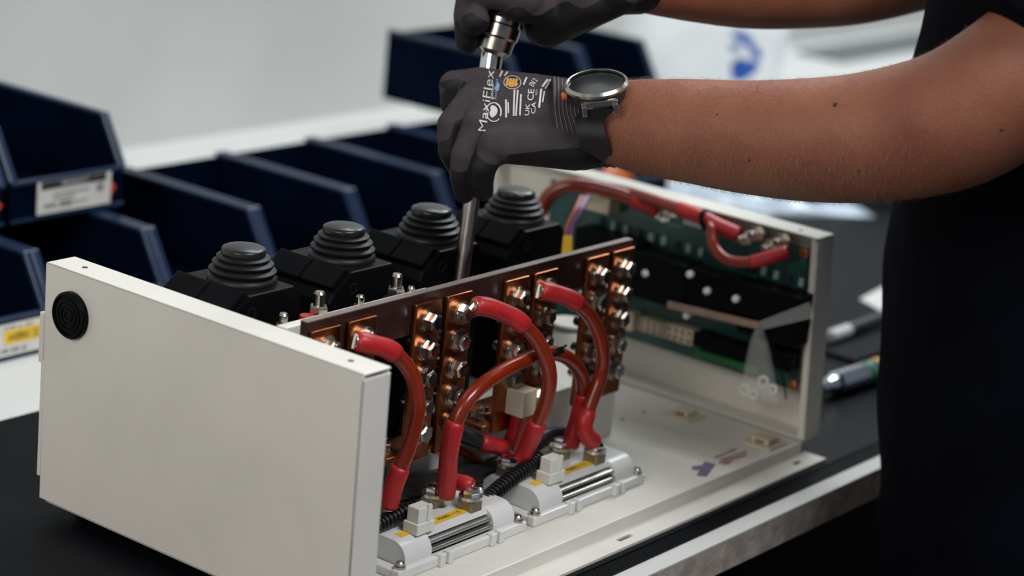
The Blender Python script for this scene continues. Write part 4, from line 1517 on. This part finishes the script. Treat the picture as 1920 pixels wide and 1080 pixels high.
def edge(u, pts):
    for i in range(len(pts) - 1):
        if pts[i][0] <= u <= pts[i + 1][0]:
            t = (u - pts[i][0]) / (pts[i + 1][0] - pts[i][0])
            return pts[i][1] + t * (pts[i + 1][1] - pts[i][1])
    return pts[0][1] if u < pts[0][0] else pts[-1][1]


HB = BVHTree.FromPolygons(hand.v, hand.f)
FING = [[MCP[0], (851, 160, 1.600), (850, 196, 1.604), (874, 222, 1.612)], [MCP[1], (846, 234, 1.572), (846, 284, 1.574), (862, 318, 1.582)],
        [MCP[2], (871, 290, 1.556), (866, 330, 1.562), (870, 356, 1.568)], [MCP[3], (907, 312, 1.548), (903, 340, 1.556), (906, 352, 1.562)]]
CH = [[dp(*q) for q in f] for f in FING]
# dorsal plane of the hand: normal of the metacarpal sheet
dn = (dp(*MCP[0]) - dp(*WR[0])).cross(dp(*MCP[3]) - dp(*MCP[0])).normalized()
if dn.dot(VU) < 0:
    dn = -dn
PALM = [dp(*q) for q in WR]


def seg(p, a, b):
    ab = b - a
    t = max(0, min(1, (p - a).dot(ab) / ab.length_squared))
    return (p - a - ab * t).length, t


def coat(p):
    """> 0 where the black palm coating covers the glove"""
    best = (9, 0, 0, 0)
    for k, c_ in enumerate(CH):
        for s in range(3):
            dd, t = seg(p, c_[s], c_[s + 1])
            if dd < best[0]:
                best = (dd, k, s, t)
    dd, k, s, t = best
    c_ = CH[k]
    ref = dp(*MCP[2])
    palm = -(p - ref).dot(dn) - 0.0035      # palm side of the metacarpal sheet
    a, b = c_[s], c_[s + 1]
    ab = (b - a).normalized()
    q = p - (a + (b - a) * t)
    pc_ = dp(935, 262, 1.60)
    out = ((a + b) / 2 - pc_)
    if k < 2:
        out = out.normalized() + VU * 0.45 - VR * 0.25
    out = (out - ab * out.dot(ab)).normalized()
    prog = s + t
    if k == 3:
        lim = np.interp(prog, [0, 0.25, 0.6, 0.9, 1.2], [-0.003, 0.0005, 0.004, 0.012, 0.02])
    elif k == 0:
        lim = np.interp(prog, [0, 0.4, 0.9, 1.4, 1.9], [-0.006, -0.002, 0.001, 0.005, 0.02])
    else:
        lim = np.interp(prog, [0, 0.5, 1.0, 1.5, 2.0], [-0.005, -0.001, 0.0028, 0.0058, 0.02] if k == 1 else [-0.005, -0.0015, 0.0008, 0.0050, 0.02])
    fin = float(lim) - q.dot(out)
    w1 = max(0.0, min(1.0, prog / 0.5))
    w2_ = 1 - max(0.0, min(1.0, (dd - 0.0120) / 0.005))
    w_ = w1 * w1 * (3 - 2 * w1) * w2_
    return palm * (1 - w_) + fin * w_


coatmb, knit = split_by(hand, coat)
gl = obj('glove', knit, 'glove_grey', person, smooth=True, label='grey knitted glove with white print on the near hand')
obj('palm_coating', coatmb, 'glove_coating', gl, smooth=True, label='black foam coating')
# cuff with fine ribs
CU = [(dp(1036, 229, 1.568), 0.0318, 0.0265), (dp(1063, 232, 1.567), 0.0306, 0.0265), (dp(1090, 233, 1.566), 0.0300, 0.0265), (dp(1122, 234, 1.564), 0.0296, 0.0268)]
cu = MB()
cl = MB()
nr = 46
tilt = Vector((0, 0, 0))
rings = []
for i in range(nr):
    s = i / (nr - 1)
    k = s * (len(CU) - 1)
    j = min(int(k), len(CU) - 2)
    f_ = k - j
    c_ = CU[j][0].lerp(CU[j + 1][0], f_)
    a_ = CU[j][1] + (CU[j + 1][1] - CU[j][1]) * f_
    b_ = CU[j][2] + (CU[j + 1][2] - CU[j][2]) * f_
    rib = 0.00035 * math.sin(i * math.pi * 2 / 4)
    ring = []
    for q in range(44):
        th = 2 * math.pi * q / 44
        up_ = math.cos(th)
        # lower side of the cuff swings towards the elbow
        sh_ = -VR * 0.011 * min(0.0, up_ - 0.2) * (0.3 + s * 1.3) * 1.2
        ring.append(c_ + VU * up_ * (a_ + rib) + VN * math.sin(th) * (b_ + rib) + sh_)
    rings.append(ring)
cu.rings(rings, cap=False)
obj('cuff', cu, 'glove_grey', gl, smooth=True)
lines = MB()
for i in range(2, nr - 1, 4):
    lines.tube([p + (p - (rings[i][0] + rings[i][22]) / 2).normalized() * 0.00025 for p in rings[i] + [rings[i][0]]], 0.00034, 6)
obj('rib_line', lines, 'glove_line', gl, smooth=True, kind='stuff')
# ---- printing on the glove
knit_bvh = BVHTree.FromPolygons(knit.v + cu.v, knit.f + [tuple(i + len(knit.v) for i in f) for f in cu.f])


def printed(word, p0, p1, up, hgt, m, bold=True, name='lettering'):
    """word laid on the glove from p0 to p1 (picture points) with letters rising along up"""
    v, f, wd = text_geo(word, bold)
    ax = ((p1[0] - p0[0]) / wd, (p1[1] - p0[1]) / wd)
    L_ = math.hypot(*up)
    ay = (up[0] / L_ * hgt / 0.72, up[1] / L_ * hgt / 0.72)
    px = [(p0[0] + ax[0] * q[0] + ay[0] * q[1], p0[1] + ax[1] * q[0] + ay[1] * q[1]) for q in v]
    mb = patch(px, f, knit_bvh, 0.0007)
    if mb.f:
        obj(name, mb, m, gl)


def strip(p0, p1, w_, m, name='print_line', n=10):
    dx, dy = p1[0] - p0[0], p1[1] - p0[1]
    L_ = math.hypot(dx, dy)
    nx, ny = -dy / L_ * w_ / 2, dx / L_ * w_ / 2
    px, fs = [], []
    for i in range(n + 1):
        s = i / n
        px += [(p0[0] + dx * s + nx, p0[1] + dy * s + ny), (p0[0] + dx * s - nx, p0[1] + dy * s - ny)]
    for i in range(n):
        fs.append((2 * i, 2 * i + 1, 2 * i + 3, 2 * i + 2))
    mb = patch(px, fs, knit_bvh, 0.0007)
    if mb.f:
        obj(name, mb, m, gl)


def ringp(c_, r0, r1, a0, a1, m, name='emblem', sx=1.0, sy=1.0, n=28):
    px, fs = [], []
    for i in range(n + 1):
        a = a0 + (a1 - a0) * i / n
        px += [(c_[0] + r0 * sx * math.cos(a), c_[1] + r0 * sy * math.sin(a)), (c_[0] + r1 * sx * math.cos(a), c_[1] + r1 * sy * math.sin(a))]
    for i in range(n):
        fs.append((2 * i, 2 * i + 1, 2 * i + 3, 2 * i + 2))
    mb = patch(px, fs, knit_bvh, 0.0007)
    if mb.f:
        obj(name, mb, m, gl)


printed('MaxiFlex', (911, 248), (927, 134), (-1, -0.18), 16.0, 'print_white')
ringp((926, 211), 13.3, 15.0, 0.25 * math.pi, 0.95 * math.pi, 'print_white', sy=1.2)
ringp((926, 211), 13.3, 15.0, 1.0 * math.pi, 1.75 * math.pi, 'print_white', sy=1.2)
ringp((926, 211), 12.3, 15.0, 1.6 * math.pi, 2.15 * math.pi, 'print_white', sy=1.2)
mb = blob_px([(933, 208), (932, 203), (928, 199), (922, 198), (919, 202), (920, 207), (918, 212), (919, 218), (923, 221), (928, 218), (932, 213)], MB(), knit_bvh, 0.00035, 4)
obj('heart', mb, 'print_white', gl)
printed('good', (924, 188), (926, 160), (-1, -0.1), 5.5, 'print_white')
printed('for you', (931, 188), (934, 150), (-1, -0.1), 4.5, 'light_blue_ink')
blob = blob_px([(930, 160), (934, 154), (937, 160), (935, 170), (930, 172), (927, 166)], MB(), knit_bvh, 0.0003, 3)
obj('blue_mark', blob, 'light_blue_ink', gl)
ringp((961, 156), 15.2, 16.6, 0, 2 * math.pi, 'print_white', sx=1.0, sy=0.78)
for k in range(4):
    strip((950 + k * 5.0, 162 - k * 0.6), (953 + k * 5.6, 148 + k * 0.4), 4.2, 'print_orange', 'orange_mark', 5)
obj('orange_mark', blob_px([(949, 160), (958, 164), (969, 162), (972, 157), (962, 154), (951, 155)], MB(), knit_bvh, 0.0003, 3), 'print_orange', gl)
for (a, b, w_) in (((949, 221), (949, 188), 3.4), ((953.5, 213), (953, 193), 2.4), ((963, 218), (965, 170), 3.2), ((967.5, 218), (971, 170), 3.0), ((975, 217), (977, 178), 3.2),
                   ((1011, 203), (1015, 168), 3.6), ((1017.5, 193), (1021, 172), 2.6), ((1016, 164), (1026, 150), 3.6), ((1022, 168), (1031, 150), 3.2), ((982, 160), (988, 146), 3.2), ((937, 146), (942, 134), 3), ((946, 144), (952, 136), 3)):
    strip(a, b, w_, 'print_white')
printed('UK', (992, 217), (994, 196), (-1, -0.05), 8.5, 'print_white')
printed('CA', (1003.5, 214), (1005, 193), (-1, -0.05), 8.5, 'print_white')
printed('CE', (1000, 190), (1002, 169), (-1, -0.05), 12, 'print_white')
printed('0321', (1007, 180), (1008, 170), (-1, 0), 3.4, 'print_white')
printed('EN 2', (1000, 164), (1008, 152), (-1, -0.6), 10, 'print_white')

# ---------------------------------------------------------------- wrist watch
wn = (VN * 0.50 + VU * 0.866 - VR * 0.10).normalized()
wa = (VR - wn * VR.dot(wn) + VU * 0.10).normalized()
wa = (wa - wn * wa.dot(wn)).normalized()
wb_ = wn.cross(wa)          # across: towards far / up
WC = dp(1119, 168, 1.535)
watch = thing('wristwatch', 'round steel wristwatch with a black dial and strap on the near wrist', 'wristwatch', WC)
obj('case', MB().lathe(WC - wn * 0.0065, wn, [(0.0175, 0), (0.0195, 0.0015), (0.0205, 0.005), (0.0205, 0.0085)], 48), 'watch_body', watch, auto=30)
obj('bezel', MB().lathe(WC + wn * 0.0018, wn, [(0.0208, 0), (0.0221, 0.0012), (0.0221, 0.0028), (0.0203, 0.0046), (0.0196, 0.0044), (0.0196, 0.0030)], 56, cap=False), 'watch_steel', watch, auto=35)
obj('dial', MB().lathe(WC + wn * 0.0035, wn, [(0.0197, 0), (0.0197, 0.0006), (0.0001, 0.0010)], 56), 'watch_glass', watch, auto=35)
cr_ = WC - wa * 0.0212 - wb_ * 0.0045
obj('crown', MB().lathe(cr_ - wn * 0.0005, -wa, [(0.0030, 0), (0.0030, 0.0030), (0.0022, 0.0036)], 16), 'crown_orange', watch, auto=30)
obj('pusher', MB().lathe(WC + wa * 0.016 + wb_ * 0.0145 + wn * 0.002, wa * 0.75 + wb_ * 0.66, [(0.0016, 0), (0.0016, 0.003)], 12), 'watch_steel', watch, auto=30)
for s in (-1, 1):
    for t_ in (-1, 1):
        p = WC - wb_ * 0.0185 * t_ + wa * 0.0105 * s
        lg = MB().obox(p - wn * 0.0015, (wa, wb_, wn), (0.0020, 0.0045, 0.0026)).obox(p - wb_ * 0.0045 * t_ - wn * 0.0045, (wa, wb_, wn), (0.0018, 0.0016, 0.0036))
        obj('lug', lg, 'watch_steel', watch, bevel=0.0006)
obj('lug_bridge', MB().obox(WC - wb_ * 0.0195 - wn * 0.0012, (wa, wb_, wn), (0.0105, 0.0028, 0.0026)), 'watch_steel', watch, bevel=0.0006)
# strap wrapping under the wrist: a band swept round an ellipse
sw = []
stp = [WC - wb_ * 0.0215 - wn * 0.0045, dp(1106, 226, 1.529), dp(1112, 258, 1.531), dp(1122, 286, 1.544), dp(1128, 303, 1.566), dp(1125, 300, 1.592), dp(1118, 262, 1.604), dp(1112, 205, 1.602), WC + wb_ * 0.0215 - wn * 0.0045]
SP = spline(stp, 10)
rs = []
wc_ax = (dp(1160, 232, 1.562) - dp(1060, 224, 1.568)).normalized()
mid_ = dp(1115, 228, 1.565)
for p in SP:
    t_ = (p - mid_ - wc_ax * (p - mid_).dot(wc_ax)).normalized()
    hw_ = 0.0100
    rs.append([p - wc_ax * hw_ + t_ * 0.0002, p + wc_ax * hw_ + t_ * 0.0002, p + wc_ax * hw_ + t_ * 0.0026, p - wc_ax * hw_ + t_ * 0.0026])
obj('strap', MB().rings(rs), 'strap_black', watch, auto=40)
lp_ = SP[int(len(SP) * 0.10)]

# ---------------------------------------------------------------- far glove (right hand round the handle)
g = MB()
GA = A1 + HD * 0.036


def gp(h, r, ang):
    """point round the handle: height along it, radius, angle (0 = towards viewer, positive to picture right)"""
    e1 = (VN - HD * VN.dot(HD)).normalized()
    e2 = HD.cross(e1)
    if e2.dot(VR) < 0:
        e2 = -e2
    return GA + HD * h + e1 * r * math.cos(ang) + e2 * r * math.sin(ang)


for k, h in enumerate((-0.012, 0.009, 0.030, 0.050)):
    pts = [gp(h + 0.004, 0.030, 1.7), gp(h, 0.029, 0.5), gp(h - 0.003, 0.027, -0.75), gp(h, 0.026, -1.9), gp(h + 0.002, 0.024, -2.8)]
    rr_ = [0.0125, 0.0118, 0.0112, 0.0105, 0.0092]
    for i in range(4):
        if k == 0 and i < 2:
            continue
        g.capsule(pts[i], pts[i + 1], rr_[i], rr_[i + 1])
# index finger reaching down along the far left, thumb on the near side
g.capsule(gp(0.030, 0.030, -1.2), gp(-0.012, 0.026, -1.3), 0.0120, 0.0105)
g.capsule(gp(-0.012, 0.026, -1.3), gp(-0.030, 0.020, -1.5), 0.0105, 0.0090)
g.capsule(gp(0.030, 0.040, 1.5), gp(0.006, 0.031, 1.2), 0.0165, 0.0130)
g.capsule(gp(0.010, 0.031, 1.2), gp(0.002, 0.026, 0.45), 0.0130, 0.0110)
kn = [gp(h + 0.004, 0.032, 1.7) for h in (-0.004, 0.012, 0.030, 0.050)]
w2 = [dp(1150, -20, 1.60), dp(1150, -40, 1.61), dp(1150, -58, 1.62), dp(1150, -70, 1.63)]
for a, b in zip(kn, w2):
    g.capsule(a, b, 0.0185, 0.0200)
g.capsule(gp(0.0, 0.034, 1.6), dp(1120, 5, 1.60), 0.0150, 0.0160)
g.capsule(gp(0.028, 0.034, 1.6), dp(1195, -42, 1.628), 0.022, 0.027)
far = remesh(g, 0.0018, 5)


def coat2(p):
    q = p - GA
    h = q.dot(HD)
    e2 = (VR - HD * VR.dot(HD)).normalized()
    return -0.006 - (h - 0.42 * q.dot(e2)) + 0.004 * math.sin(q.dot(e2) * 200)


c2, k2 = split_by(far, coat2)
gl2 = obj('glove', k2, 'glove_grey', person, smooth=True, label='grey glove with black coated fingers on the far hand')
obj('palm_coating', c2, 'glove_coating', gl2, smooth=True, label='black foam coating')

bpy.context.view_layer.update()
